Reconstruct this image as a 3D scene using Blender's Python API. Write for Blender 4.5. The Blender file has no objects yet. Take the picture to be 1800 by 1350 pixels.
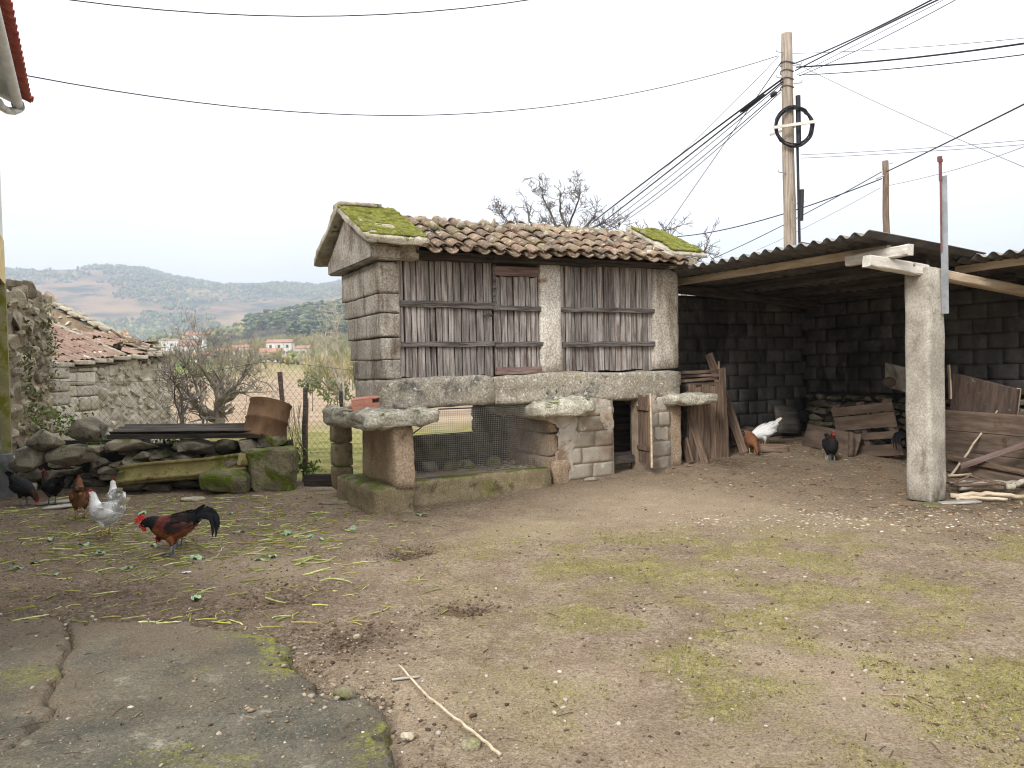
import bpy, bmesh, math, random
import numpy as np
from mathutils import Vector, Matrix, noise as mn

random.seed(11)
RNG = np.random.default_rng(7)
scene = bpy.context.scene
COL = scene.collection
rad = math.radians
ru = random.uniform

# ------------------------------------------------------------------ camera
CAM_H, PITCH, ROLL, FPX = 1.5, rad(1.1), 0.024, 1400.0
cam_data = bpy.data.cameras.new('camera')
cam = bpy.data.objects.new('camera', cam_data)
COL.objects.link(cam)
cam_data.sensor_width = 36
cam_data.lens = FPX / 1800 * 36
cam_data.clip_start = 0.05
cam_data.clip_end = 20000
cam.matrix_world = (Matrix.Translation((0, 0, CAM_H)) @ Matrix.Rotation(rad(90) - PITCH, 4, 'X')
                    @ Matrix.Rotation(-ROLL, 4, 'Z'))
scene.camera = cam

# ------------------------------------------------------------------ overcast sky, sun, exposure
SUN_EL, SUN_AZ = rad(36), rad(-150)          # azimuth from +Y, clockwise: behind the camera, to the left
world = bpy.data.worlds.new('World')
scene.world = world
world.use_nodes = True
wn = world.node_tree
wn.nodes.clear()
w_out = wn.nodes.new('ShaderNodeOutputWorld')
w_bg = wn.nodes.new('ShaderNodeBackground')
w_sky = wn.nodes.new('ShaderNodeTexSky')
w_sky.sky_type = 'NISHITA'
w_sky.sun_disc = False
w_sky.sun_elevation = SUN_EL
w_sky.sun_rotation = SUN_AZ
w_sky.air_density = 1.0
w_sky.dust_density = 3.0
w_tc = wn.nodes.new('ShaderNodeTexCoord')
w_nz = wn.nodes.new('ShaderNodeTexNoise')
w_nz.inputs['Scale'].default_value = 1.3
w_nz.inputs['Detail'].default_value = 4
w_rp = wn.nodes.new('ShaderNodeValToRGB')
w_rp.color_ramp.elements[0].position = 0.34
w_rp.color_ramp.elements[0].color = (4.15, 4.2, 4.32, 1)
w_rp.color_ramp.elements[1].position = 0.60
w_rp.color_ramp.elements[1].color = (5.0, 5.0, 5.1, 1)
w_mix = wn.nodes.new('ShaderNodeMix')
w_mix.data_type = 'RGBA'
w_mix.inputs[0].default_value = 0.95          # cloud deck over the clear-air sky
wn.links.new(w_tc.outputs['Generated'], w_nz.inputs['Vector'])
wn.links.new(w_nz.outputs[0], w_rp.inputs[0])
wn.links.new(w_sky.outputs[0], w_mix.inputs[6])
# overcast luminance: the deck is about twice as bright overhead as at the horizon
w_sp = wn.nodes.new('ShaderNodeSeparateXYZ')
wn.links.new(w_tc.outputs['Generated'], w_sp.inputs[0])
w_mr = wn.nodes.new('ShaderNodeMapRange')
w_mr.inputs[1].default_value = 0.0; w_mr.inputs[2].default_value = 1.0
w_mr.inputs[3].default_value = 1.0; w_mr.inputs[4].default_value = 2.3
wn.links.new(w_sp.outputs[2], w_mr.inputs[0])
w_sc = wn.nodes.new('ShaderNodeVectorMath'); w_sc.operation = 'SCALE'
wn.links.new(w_rp.outputs[0], w_sc.inputs[0])
wn.links.new(w_mr.outputs[0], w_sc.inputs['Scale'])
wn.links.new(w_sc.outputs[0], w_mix.inputs[7])
wn.links.new(w_mix.outputs[2], w_bg.inputs[0])
w_bg.inputs[1].default_value = 0.1
wn.links.new(w_bg.outputs[0], w_out.inputs[0])

sun_d = bpy.data.lights.new('sun', 'SUN')
sun_d.energy = 1.5
sun_d.angle = rad(18)
sun_d.color = (1.0, 0.98, 0.95)
sun = bpy.data.objects.new('sun', sun_d)
COL.objects.link(sun)
sd = Vector((math.sin(SUN_AZ) * math.cos(SUN_EL), math.cos(SUN_AZ) * math.cos(SUN_EL), math.sin(SUN_EL)))
sun.rotation_euler = sd.to_track_quat('Z', 'Y').to_euler()

scene.view_settings.view_transform = 'Standard'
scene.view_settings.look = 'None'
scene.view_settings.gamma = 1
scene.view_settings.use_curve_mapping = False
scene.view_settings.exposure = 1.22
cy = scene.cycles
cy.use_denoising = True
cy.max_bounces = 5
cy.diffuse_bounces = 2
cy.glossy_bounces = 2
cy.transparent_max_bounces = 8
cy.volume_bounces = 0
cy.filter_width = 1.1

# ------------------------------------------------------------------ small geometry helpers
_R = cam.matrix_world.to_3x3()
def ray(px, py):
    return _R @ Vector(((px - 900) / FPX, (675 - py) / FPX, -1))
def at(px, py, Y):
    d = ray(px, py)
    return Vector((0, 0, CAM_H)) + d * (Y / d.y)
def sstep(a, b, x):
    t = np.clip((x - a) / (b - a), 0, 1)
    return t * t * (3 - 2 * t)
TH = rad(28)                                   # the yard's building grid
UX = Vector((math.cos(TH), math.sin(TH), 0))
VX = Vector((-math.sin(TH), math.cos(TH), 0))

_perm = RNG.random((256, 256))
def vnoise(x, y):
    xi, yi = np.floor(x).astype(int), np.floor(y).astype(int)
    fx, fy = x - xi, y - yi
    fx, fy = fx * fx * (3 - 2 * fx), fy * fy * (3 - 2 * fy)
    g = lambda a, b: _perm[a & 255, b & 255]
    return ((g(xi, yi) * (1 - fx) + g(xi + 1, yi) * fx) * (1 - fy) + (g(xi, yi + 1) * (1 - fx) + g(xi + 1, yi + 1) * fx) * fy) * 2 - 1
def fbm(x, y, s, n=4):
    r, a = 0, 1.0
    for i in range(n):
        r = r + a * vnoise(x * s + 17.3 * i, y * s + 9.1 * i)
        s *= 2.03; a *= 0.5
    return r

# ground height of the yard and the land beyond
HOLES = [(-1.62, 5.5, .36, .07), (-0.92, 6.75, .26, .05), (-0.33, 5.08, .2, .04), (-0.96, 4.6, .34, .04), (-3.0, 5.5, .5, .03), (-.3, 7.5, .4, .02)]
RID_A = [-2.0, -.62, -.557, -.50, -.464, -.414, -.357, -.336, -.286, -.243, -.214, 0.0, .5, 2.0]
RID_H = [300, 370, 386, 398, 392, 360, 330, 333, 332, 330, 345, 350, 300, 250]
SLAB = [(-1.42, 4.5), (-1.25, 4.2), (-1.03, 3.82), (-.98, 3.72), (-.8, 3.6), (-.72, 3.55), (-.6, 3.42), (-.56, 3.2), (-.52, 2.95), (-.48, 2.0), (-6, 2.0), (-6, 5.0), (-3.2, 4.95), (-2.2, 4.85)]
def slab_dist(x, y):
    """signed distance-like value: positive inside the broken concrete slab"""
    n = len(SLAB)
    ins = np.zeros(np.shape(x), bool)
    dm = np.full(np.shape(x), 1e9)
    for i in range(n):
        x0, y0 = SLAB[i]; x1, y1 = SLAB[(i + 1) % n]
        c = ((y0 > y) != (y1 > y)) & (x < (x1 - x0) * (y - y0) / ((y1 - y0) + 1e-12) + x0)
        ins ^= c
        t = np.clip(((x - x0) * (x1 - x0) + (y - y0) * (y1 - y0)) / ((x1 - x0) ** 2 + (y1 - y0) ** 2), 0, 1)
        dm = np.minimum(dm, np.hypot(x - x0 - t * (x1 - x0), y - y0 - t * (y1 - y0)))
    return np.where(ins, dm, -dm)
def gz(x, y):
    x = np.asarray(x, float); y = np.asarray(y, float)
    r = np.hypot(x, y)
    z = np.minimum(.09 * np.maximum(0, y - 8.8), .42) * sstep(-1.9, .6, x) * (1 - sstep(22, 45, r))
    for hx, hy, hr, hd in HOLES:
        q = ((x - hx) ** 2 + (y - hy) ** 2) / hr ** 2
        z = z - hd * np.exp(-q * 1.6) + .35 * hd * np.exp(-(q - 1.4) ** 2 * 2)
    a = x / np.maximum(y, 1)
    rid = np.interp(np.where(y > 1, a, 2.0), RID_A, RID_H)
    mid = np.interp(np.where(y > 1, a, 0.0), [-.6, -.4, -.32, -.2, 0], [22, 26, 42, 56, 56])
    f = np.interp(r, [0, 18, 60, 150, 400, 3200, 4600, 9000], [0, -.1, -.6, -.4, 9, 9, 9, 9])
    h = np.interp(r, [400, 700, 950, 1300, 1900, 2500, 3200, 4600, 9000], [0, .35, 1, 1.1, 1.3, 1.5, 1.5, 1, 0]) * mid
    k = sstep(1300, 3300, r) * (1 - sstep(3300, 6000, r) * .7)
    return z + f + h * (1 - k) + k * (rid - 9) + sstep(150, 1500, r) * (1 - sstep(2800, 3200, r)) * fbm(x, y, .004, 3) * 9
def gz1(x, y):
    return float(gz(x, y))

# ------------------------------------------------------------------ mesh helpers
def tag(o, label=None, cat=None, group=None, kind=None):
    if label: o['label'] = label
    if cat: o['category'] = cat
    if group: o['group'] = group
    if kind: o['kind'] = kind
    elif label and cat: o['kind'] = 'thing'
    return o
def empty(name, loc=(0, 0, 0), rz=0, label=None, cat=None, group=None):
    o = bpy.data.objects.new(name, None)
    o.empty_display_size = .2
    COL.objects.link(o)
    o.location = loc
    o.rotation_euler = (0, 0, rz)
    return tag(o, label, cat, group)
def link(name, me, m=None, parent=None, loc=(0, 0, 0), rot=(0, 0, 0), scale=(1, 1, 1)):
    o = bpy.data.objects.new(name, me)
    COL.objects.link(o)
    if m is not None and len(me.materials) == 0: me.materials.append(m)
    if parent is not None: o.parent = parent
    o.location = loc
    if isinstance(rot, Matrix): o.rotation_euler = rot.to_euler()
    else: o.rotation_euler = rot
    o.scale = scale if hasattr(scale, '__len__') else (scale,) * 3
    return o
def cpy(src, parent=None, loc=None, rot=None, scale=None):
    c = src.copy()
    COL.objects.link(c)
    c.parent = parent
    if loc is not None: c.location = loc
    if rot is not None: c.rotation_euler = rot
    if scale is not None: c.scale = scale
    return c
def mesh_from(name, v, f, smooth=False):
    me = bpy.data.meshes.new(name)
    me.from_pydata([tuple(p) for p in v], [], f)
    if smooth: me.polygons.foreach_set('use_smooth', [True] * len(me.polygons))
    me.update()
    return me
def mesh_np(name, v, tris, smooth=False):
    me = bpy.data.meshes.new(name)
    v = np.asarray(v, np.float32); tris = np.asarray(tris, np.int32)
    k = tris.shape[1]
    me.vertices.add(len(v)); me.vertices.foreach_set('co', v.ravel())
    me.loops.add(tris.size); me.loops.foreach_set('vertex_index', tris.ravel())
    me.polygons.add(len(tris))
    me.polygons.foreach_set('loop_start', np.arange(0, tris.size, k, dtype=np.int32))
    me.polygons.foreach_set('loop_total', np.full(len(tris), k, np.int32))
    if smooth: me.polygons.foreach_set('use_smooth', np.ones(len(tris), bool))
    me.update(calc_edges=True)
    return me
def vcol(me, cols, name='Col'):
    a = me.color_attributes.new(name, 'FLOAT_COLOR', 'POINT')
    c = np.ones((len(me.vertices), 4), np.float32)
    c[:, :np.shape(cols)[1]] = cols
    a.data.foreach_set('color', c.ravel())

class MB:
    """collects shapes of ONE piece"""
    def __init__(s): s.v = []; s.f = []
    def add(s, v, f, M=None):
        b = len(s.v)
        s.v += [tuple(M @ Vector(p)) if M is not None else tuple(p) for p in v]
        s.f += [tuple(i + b for i in q) for q in f]
        return s
    def box(s, x0, x1, y0, y1, z0, z1, M=None):
        return s.add([(x0, y0, z0), (x1, y0, z0), (x1, y1, z0), (x0, y1, z0), (x0, y0, z1), (x1, y0, z1), (x1, y1, z1), (x0, y1, z1)],
                     [(0, 3, 2, 1), (4, 5, 6, 7), (0, 1, 5, 4), (1, 2, 6, 5), (2, 3, 7, 6), (3, 0, 4, 7)], M)
    def tube(s, pts, rads, n=8, cap=True, M=None):
        pts = [Vector(p) for p in pts]
        if not hasattr(rads, '__len__'): rads = [rads] * len(pts)
        v, f = [], []
        ref = None
        for i, p in enumerate(pts):
            t = (pts[min(i + 1, len(pts) - 1)] - pts[max(i - 1, 0)])
            t = t.normalized() if t.length > 1e-9 else Vector((0, 0, 1))
            if ref is None: ref = Vector((0, 0, 1)) if abs(t.z) < .9 else Vector((1, 0, 0))
            a = (ref - t * ref.dot(t)).normalized(); b = t.cross(a); ref = a
            for k in range(n):
                q = 2 * math.pi * k / n
                v.append(p + (a * math.cos(q) + b * math.sin(q)) * rads[i])
        for i in range(len(pts) - 1):
            for k in range(n):
                f.append((i * n + k, i * n + (k + 1) % n, (i + 1) * n + (k + 1) % n, (i + 1) * n + k))
        if cap:
            f.append(tuple(range(n - 1, -1, -1))); f.append(tuple((len(pts) - 1) * n + k for k in range(n)))
        return s.add(v, f, M)
    def mesh(s, name='mesh', smooth=False): return mesh_from(name, s.v, s.f, smooth)
    def build(s, name, m, parent=None, loc=(0, 0, 0), rot=(0, 0, 0), smooth=False):
        return link(name, s.mesh(name, smooth), m, parent, loc, rot)

_ico = {}
def ico(sub):
    if sub not in _ico:
        bm = bmesh.new(); bmesh.ops.create_icosphere(bm, subdivisions=sub, radius=1)
        bm.verts.ensure_lookup_table()
        _ico[sub] = (np.array([v.co[:] for v in bm.verts]), np.array([[v.index for v in f.verts] for f in bm.faces]))
        bm.free()
    return _ico[sub]
def rock_mesh(seed, sub=2, box=.5, amp=.18, freq=1.3, smooth=False):
    v, f = ico(sub)
    out = []
    rr = random.Random(seed)
    off = Vector((rr.uniform(-50, 50), rr.uniform(-50, 50), rr.uniform(-50, 50)))
    cuts = []
    for k in range(5):
        n = Vector((rr.gauss(0, 1), rr.gauss(0, 1), rr.gauss(0, 1))).normalized()
        cuts.append((n, rr.uniform(.62, .9)))
    for p in v:
        p = Vector(p)
        m = max(abs(p.x), abs(p.y), abs(p.z))
        q = p * (1 - box) + p / m * box * .85
        for n, d in cuts:
            e = q.dot(n) - d
            if e > 0: q = q - n * e * .85
        q = q + p * (mn.noise(q * freq + off) * amp + mn.noise(q * freq * 3.1 + off) * amp * .4)
        out.append(q)
    return mesh_np('rock', np.array(out), f, smooth)
def hull_rock(seed, n=15, box=.65, bev=.07, noise_amp=.0, sub=0):
    """angular field stone: convex hull of random points, edges worn"""
    rr = random.Random(seed)
    bm = bmesh.new()
    for k in range(n):
        p = Vector((rr.gauss(0, 1), rr.gauss(0, 1), rr.gauss(0, 1))).normalized()
        m = max(abs(p.x), abs(p.y), abs(p.z))
        bm.verts.new((p * (1 - box) + p / m * box) * rr.uniform(.82, 1.0))
    r = bmesh.ops.convex_hull(bm, input=bm.verts[:])
    bmesh.ops.delete(bm, geom=[v for v in bm.verts if not v.link_faces], context='VERTS')
    bmesh.ops.dissolve_limit(bm, angle_limit=.35, verts=bm.verts[:], edges=bm.edges[:])
    bmesh.ops.bevel(bm, geom=bm.edges[:], offset=bev, segments=1, affect='EDGES')
    bmesh.ops.triangulate(bm, faces=bm.faces[:])
    if sub:
        bmesh.ops.subdivide_edges(bm, edges=bm.edges[:], cuts=sub, use_grid_fill=True)
        off = Vector((rr.uniform(-50, 50), rr.uniform(-50, 50), 0))
        for v in bm.verts:
            v.co += v.co.normalized() * (mn.noise(v.co * 2.2 + off) * noise_amp + mn.noise(v.co * 6 + off) * noise_amp * .5)
    bmesh.ops.recalc_face_normals(bm, faces=bm.faces[:])
    me = bpy.data.meshes.new('rock'); bm.to_mesh(me); bm.free()
    return me
def block_mesh(L, W, H, seed=0, cuts=4, rnd=.03, amp=.012, freq=5.0, smooth=True, warp=.0):
    """rough-hewn block: rounded, pitted, out of true"""
    bm = bmesh.new(); bmesh.ops.create_cube(bm, size=1)
    bmesh.ops.subdivide_edges(bm, edges=bm.edges[:], cuts=cuts, use_grid_fill=True)
    rr = random.Random(seed)
    off = Vector((rr.uniform(-90, 90), rr.uniform(-90, 90), rr.uniform(-90, 90)))
    h = Vector((L / 2, W / 2, H / 2))
    r = min(rnd, .45 * min(L, W, H))
    for v in bm.verts:
        p = Vector((v.co.x * L, v.co.y * W, v.co.z * H))
        c = Vector([max(-(h[i] - r), min(h[i] - r, p[i])) for i in range(3)])
        d = p - c
        n = d.normalized() if d.length > 1e-7 else Vector((0, 0, 0))
        p = c + n * min(d.length, r)
        if d.length < 1e-7: n = p.normalized()
        w = p * 1.0 + off
        p = p + n * (mn.noise(w * freq) * amp + mn.noise(w * freq * 3) * amp * .5)
        if warp: p = p + Vector((mn.noise(w * 1.1), mn.noise(w * 1.1 + Vector((9, 3, 1))), mn.noise(w * 1.1 + Vector((1, 7, 5))))) * warp
        v.co = p
    me = bpy.data.meshes.new('block')
    bm.to_mesh(me); bm.free()
    if smooth: me.polygons.foreach_set('use_smooth', [True] * len(me.polygons))
    return me
def plank_mesh(L, W, T, seed=0, n=5, jit=.004, warp=.006, axis='z', split=True):
    """weathered board, length along z, width along x, thickness along y"""
    rr = random.Random(seed)
    v, f = [], []
    ph = rr.uniform(0, 6)
    for i in range(n + 1):
        t = i / n
        z = t * L
        wob = warp * math.sin(ph + t * 4)
        l, r_ = -W / 2 + rr.uniform(-jit, jit), W / 2 + rr.uniform(-jit, jit)
        zz = z + (rr.uniform(-.012, .012) if i in (0, n) else 0)
        zz2 = zz + (rr.uniform(-.012, .012) if i in (0, n) else 0)
        b = T * .12
        v += [(l + b, -T / 2 + wob, zz), (r_ - b, -T / 2 + wob + rr.uniform(-1, 1) * T * .08, zz2), (r_, -T / 2 + b + wob, zz2), (r_, T / 2 + wob, zz2), (l, T / 2 + wob, zz), (l, -T / 2 + b + wob, zz)]
    for i in range(n):
        for k in range(6):
            f.append((i * 6 + k, i * 6 + (k + 1) % 6, (i + 1) * 6 + (k + 1) % 6, (i + 1) * 6 + k))
    f.append((5, 4, 3, 2, 1, 0)); f.append(tuple(n * 6 + k for k in range(6)))
    if axis == 'x': v = [(z, y, -x) for x, y, z in v]
    return mesh_from('plank', v, f)
def dir_rot(d, up=(0, 0, 1)):
    """rotation taking local z to d"""
    return Vector(d).to_track_quat('Z', 'Y').to_euler()

# ------------------------------------------------------------------ procedural materials
def S(r, g, b):
    f = lambda c: (c / 255 / 12.92) if c <= 10 else ((c / 255 + .055) / 1.055) ** 2.4
    return (f(r), f(g), f(b), 1)
class NT:
    def __init__(s, name):
        s.m = bpy.data.materials.new(name); s.m.use_nodes = True
        s.t = s.m.node_tree; s.b = s.t.nodes['Principled BSDF']
        s.b.inputs['Specular IOR Level'].default_value = .25
    def n(s, ty, **kw):
        nd = s.t.nodes.new(ty)
        for k, v in kw.items(): setattr(nd, k, v)
        return nd
    def l(s, a, b): s.t.links.new(a, b)
    def math(s, op, a, b=0.0, clamp=False):
        nd = s.n('ShaderNodeMath', operation=op, use_clamp=clamp)
        for i, x in enumerate((a, b)):
            if hasattr(x, 'links'): s.l(x, nd.inputs[i])
            else: nd.inputs[i].default_value = x
        return nd.outputs[0]
    def coords(s, kind, stretch=(1, 1, 1), rnd=True):
        if kind == 'world': src = s.n('ShaderNodeNewGeometry').outputs['Position']
        else: src = s.n('ShaderNodeTexCoord').outputs['Object']
        mul = s.n('ShaderNodeVectorMath', operation='MULTIPLY'); mul.inputs[1].default_value = stretch
        s.l(src, mul.inputs[0]); out = mul.outputs[0]
        if rnd and kind != 'world':
            oi = s.n('ShaderNodeObjectInfo'); sc = s.math('MULTIPLY', oi.outputs['Random'], 91.0)
            ad = s.n('ShaderNodeVectorMath', operation='ADD'); s.l(out, ad.inputs[0]); s.l(sc, ad.inputs[1]); out = ad.outputs[0]
        return out
    def noise(s, co, scale, detail=4, rough=.6, dist=0):
        nd = s.n('ShaderNodeTexNoise'); nd.inputs['Scale'].default_value = scale
        nd.inputs['Detail'].default_value = detail; nd.inputs['Roughness'].default_value = rough
        nd.inputs['Distortion'].default_value = dist
        if co is not None: s.l(co, nd.inputs['Vector'])
        return nd.outputs[0]
    def remap(s, x, lo, hi, a=0.0, b=1.0):
        nd = s.n('ShaderNodeMapRange', interpolation_type='SMOOTHSTEP')
        s.l(x, nd.inputs[0])
        for i, q in enumerate((lo, hi, a, b)): nd.inputs[i + 1].default_value = q
        return nd.outputs[0]
    def mix(s, fac, a, b, mode='MIX'):
        nd = s.n('ShaderNodeMix', data_type='RGBA', blend_type=mode)
        for i, x in ((0, fac), (6, a), (7, b)):
            if hasattr(x, 'links'): s.l(x, nd.inputs[i])
            elif x is not None: nd.inputs[i].default_value = x
        return nd.outputs[2]
    def up(s, lo=.3, hi=.9):
        g = s.n('ShaderNodeNewGeometry'); sp = s.n('ShaderNodeSeparateXYZ'); s.l(g.outputs['Normal'], sp.inputs[0])
        return s.remap(sp.outputs[2], lo, hi)
    def bump(s, h, strength, dist=.01, prev=None):
        nd = s.n('ShaderNodeBump'); nd.inputs['Strength'].default_value = strength; nd.inputs['Distance'].default_value = dist
        s.l(h, nd.inputs['Height'])
        if prev is not None: s.l(prev, nd.inputs['Normal'])
        return nd.outputs[0]
def pm(name, c1, c2, scale=4, stretch=(1, 1, 1), coord='obj', lo=.35, hi=.65, spots=(), speck=None, tint=.12, hue=.0, rough=.9, bump=.5, bscale=60, bdist=.006, metallic=0, spec=.25, vc=None, detail=5):
    t = NT(name)
    co = t.coords(coord, stretch)
    c = t.mix(t.remap(t.noise(co, scale, detail, .62), lo, hi), c1, c2)
    if vc:
        a = t.n('ShaderNodeVertexColor', layer_name=vc)
        c = t.mix(1.0, c, a.outputs[0], 'MULTIPLY')
    co2 = t.coords(coord)
    for sp in spots:
        col, sc, l, h = sp[:4]
        fac = t.remap(t.noise(co2 if len(sp) < 6 or sp[5] is None else t.coords(coord, sp[5]), sc, 5, .65, .3), l, h)
        if len(sp) > 4 and sp[4]: fac = t.math('MULTIPLY', fac, t.up(*sp[4]))
        c = t.mix(fac, c, col)
    if speck:
        sc, st = speck
        nz = t.remap(t.noise(co2, sc, 2, .7), .3, .7, 1 - st, 1 + st)
        mx = t.n('ShaderNodeVectorMath', operation='SCALE'); t.l(c, mx.inputs[0]); t.l(nz, mx.inputs['Scale']); c = mx.outputs[0]
    if tint:
        oi = t.n('ShaderNodeObjectInfo')
        q = t.remap(oi.outputs['Random'], 0, 1, 1 - tint, 1 + tint)
        mx = t.n('ShaderNodeVectorMath', operation='SCALE'); t.l(c, mx.inputs[0]); t.l(q, mx.inputs['Scale']); c = mx.outputs[0]
    t.l(c, t.b.inputs['Base Color'])
    t.b.inputs['Roughness'].default_value = rough
    t.b.inputs['Metallic'].default_value = metallic
    t.b.inputs['Specular IOR Level'].default_value = spec
    if bump:
        nb = t.bump(t.noise(co, bscale, 4, .65), bump, bdist)
        nb = t.bump(t.noise(co2, max(scale, 2) * 2.3, 3), bump * .5, bdist * 3, nb)
        t.l(nb, t.b.inputs['Normal'])
    return t.m

M = {}
GREEN, YGREEN = S(86, 104, 38), S(140, 146, 52)
LICH, DARKST = S(196, 194, 178), S(58, 52, 44)
M['granite'] = pm('granite', S(156, 147, 132), S(186, 178, 164), 3, speck=(42, .3), coord='world', tint=.1,
    spots=[(S(96, 84, 66), 2.2, .5, .75), (DARKST, 7, .66, .8, None, (1, 1, .35)), (S(158, 148, 86), 3.4, .64, .8), (LICH, 9, .68, .76)], bump=.9, bscale=75, bdist=.012)
M['granite_stain'] = pm('granite_stained', S(158, 149, 136), S(188, 180, 168), 2.5, speck=(42, .34), coord='world', tint=.12,
    spots=[(S(118, 106, 92), 2.6, .48, .66, None, (1.6, 1.6, .35)), (S(80, 72, 63), 4, .58, .72, None, (2, 2, .3)), (S(128, 120, 72), 3, .64, .76), (S(184, 174, 142), 4, .62, .75)], bump=1, bscale=75, bdist=.014)
M['granite_pale'] = pm('granite_pale', S(184, 176, 164), S(206, 199, 188), 3, speck=(44, .36), coord='world', tint=.03,
    spots=[(S(128, 116, 98), 1.2, .5, .75, None, (1.5, 1.5, .4)), (S(150, 128, 104), 4, .62, .76), (S(222, 216, 204), 7, .64, .76)], bump=.9, bscale=80, bdist=.01)
M['granite_sill'] = pm('granite_lichen', S(156, 147, 130), S(184, 175, 158), 2.2, speck=(44, .34), coord='world', tint=0,
    spots=[(S(112, 109, 102), 2.2, .50, .68), (S(170, 160, 92), 2.1, .56, .74), (S(208, 208, 204), 16, .57, .66), (S(74, 70, 66), 13, .62, .70), (S(118, 104, 84), 5, .62, .75)], bump=1, bscale=70, bdist=.014)
M['granite_cap'] = pm('granite_capstone', S(158, 152, 136), S(198, 192, 174), 4, speck=(44, .36), coord='world', tint=.05,
    spots=[(S(90, 96, 50), 6, .52, .66, (.1, .7)), (S(214, 212, 200), 8, .6, .7), (S(70, 62, 52), 9, .64, .76)], bump=1, bscale=60, bdist=.014)
M['granite_brown'] = pm('granite_earthy', S(152, 130, 108), S(176, 156, 132), 2.6, speck=(44, .3), coord='world', tint=.06,
    spots=[(S(100, 82, 64), 2.4, .55, .75), (S(110, 116, 62), 3, .66, .8)], bump=.8, bscale=70, bdist=.01)
M['granite_mossy'] = pm('granite_mossy', S(128, 114, 88), S(154, 140, 112), 3, speck=(90, .3), coord='world', tint=.06,
    spots=[(S(112, 112, 62), 2.4, .54, .72), (S(92, 104, 38), 5, .38, .54, (.35, .85)), (S(92, 78, 62), 3, .52, .68)], bump=.9, bscale=60, bdist=.012)
M['moss'] = pm('moss_on_slab', S(128, 132, 56), S(168, 168, 80), 22, coord='world', tint=0, rough=1,
    spots=[(S(112, 118, 44), 9, .50, .62), (S(176, 170, 146), 7, .56, .66), (S(128, 108, 76), 12, .60, .70)], bump=1, bscale=120, bdist=.03)
M['slab_side'] = pm('slab_lichen', S(150, 140, 120), S(186, 178, 160), 6, coord='world', speck=(100, .35), tint=.05, spots=[(S(128, 134, 70), 6, .58, .7), (S(84, 76, 64), 6, .6, .72)], bump=1, bscale=60, bdist=.012)
M['wood'] = pm('weathered_wood', S(110, 103, 98), S(172, 165, 158), 7, stretch=(6, 6, .35), tint=.27,
    spots=[(S(100, 82, 76), 2.2, .5, .7, None, (3, 3, .5)), (S(52, 46, 43), 5, .67, .78, None, (9, 9, .3))], speck=(140, .14), bump=1, bscale=26, bdist=.006)
M['wood_dark'] = pm('weathered_rail', S(72, 67, 63), S(124, 117, 112), 7, stretch=(.4, 6, 6), tint=.12,
    spots=[(S(44, 38, 34), 4, .58, .68, None, (.6, 9, 9))], bump=1, bscale=26, bdist=.008)
M['wood_beam'] = pm('dark_beam', S(56, 50, 46), S(84, 76, 70), 5, stretch=(.4, 5, 5), tint=.06, bump=.8, bscale=24)
M['wood_brown'] = pm('brown_timber', S(98, 80, 67), S(140, 119, 101), 6, stretch=(5, 5, .4), tint=.2,
    spots=[(S(66, 50, 42), 4, .58, .7, None, (6, 6, .4))], bump=1, bscale=26, bdist=.005)
M['wood_brown_x'] = pm('brown_timber_flat', S(98, 80, 67), S(140, 119, 101), 6, stretch=(.4, 5, 5), tint=.2,
    spots=[(S(66, 50, 42), 4, .58, .7, None, (.4, 6, 6))], bump=1, bscale=26, bdist=.005)
M['wood_red'] = pm('reddish_board', S(104, 84, 78), S(140, 120, 112), 6, stretch=(.5, 5, 5), tint=.1, bump=.8, bscale=26)
M['wood_shed'] = pm('old_shed_board', S(92, 78, 67), S(122, 105, 91), 4, stretch=(.6, 4, 4), tint=.16, spots=[(S(80, 62, 52), 3, .56, .7)], bump=.7, bscale=26)
M['wood_pale'] = pm('pale_timber', S(176, 156, 130), S(204, 188, 164), 5, stretch=(.5, 5, 5), tint=.08, spots=[(S(128, 108, 88), 4, .6, .74, None, (.6, 6, 6))], bump=.6, bscale=26)
M['wood_white'] = pm('limewashed_beam', S(196, 190, 180), S(222, 216, 206), 5, stretch=(.5, 5, 5), tint=.04, spots=[(S(120, 108, 96), 6, .64, .72)], bump=.7, bscale=30)
M['wood_pole'] = pm('pole_wood', S(132, 118, 104), S(172, 160, 146), 5, stretch=(7, 7, .25), tint=.06, spots=[(S(92, 78, 66), 4, .58, .7, None, (8, 8, .3))], bump=1, bscale=22, bdist=.008)
M['tile'] = pm('roof_tile', S(122, 98, 82), S(150, 128, 108), 5, coord='world', tint=.28, speck=(50, .25),
    spots=[(S(122, 108, 92), 3, .44, .6), (S(138, 130, 92), 4, .52, .66), (S(98, 82, 70), 6, .52, .66), (S(182, 176, 160), 14, .56, .66), (S(84, 72, 60), 9, .6, .72)], bump=.8, bscale=60)
M['tile_far'] = pm('barn_tile', S(132, 108, 94), S(158, 134, 118), 4, coord='world', tint=.1,
    spots=[(S(206, 200, 186), 5, .62, .70), (S(118, 84, 68), 8, .55, .7)], bump=.8, bscale=20, bdist=.02)
M['tile_red'] = pm('red_tile', S(168, 88, 78), S(190, 112, 100), 6, tint=.08, bump=.4)
M['mortar'] = pm('mortar', S(150, 138, 120), S(178, 168, 150), 12, coord='world', spots=[(S(130, 128, 70), 8, .54, .66)], bump=1, bscale=40, bdist=.01)
M['block'] = pm('concrete_block', S(162, 152, 136), S(182, 174, 160), 2.2, coord='world', tint=.09, speck=(90, .1),
    spots=[(S(136, 118, 100), 1.4, .48, .66), (S(218, 214, 206), 2.6, .58, .70)], bump=.6, bscale=80)
M['plaster'] = pm('cement_render', S(168, 152, 130), S(204, 198, 188), 3.5, coord='world', tint=0, spots=[(S(136, 112, 92), 2.5, .5, .65)], bump=.8, bscale=50, bdist=.012)
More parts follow.
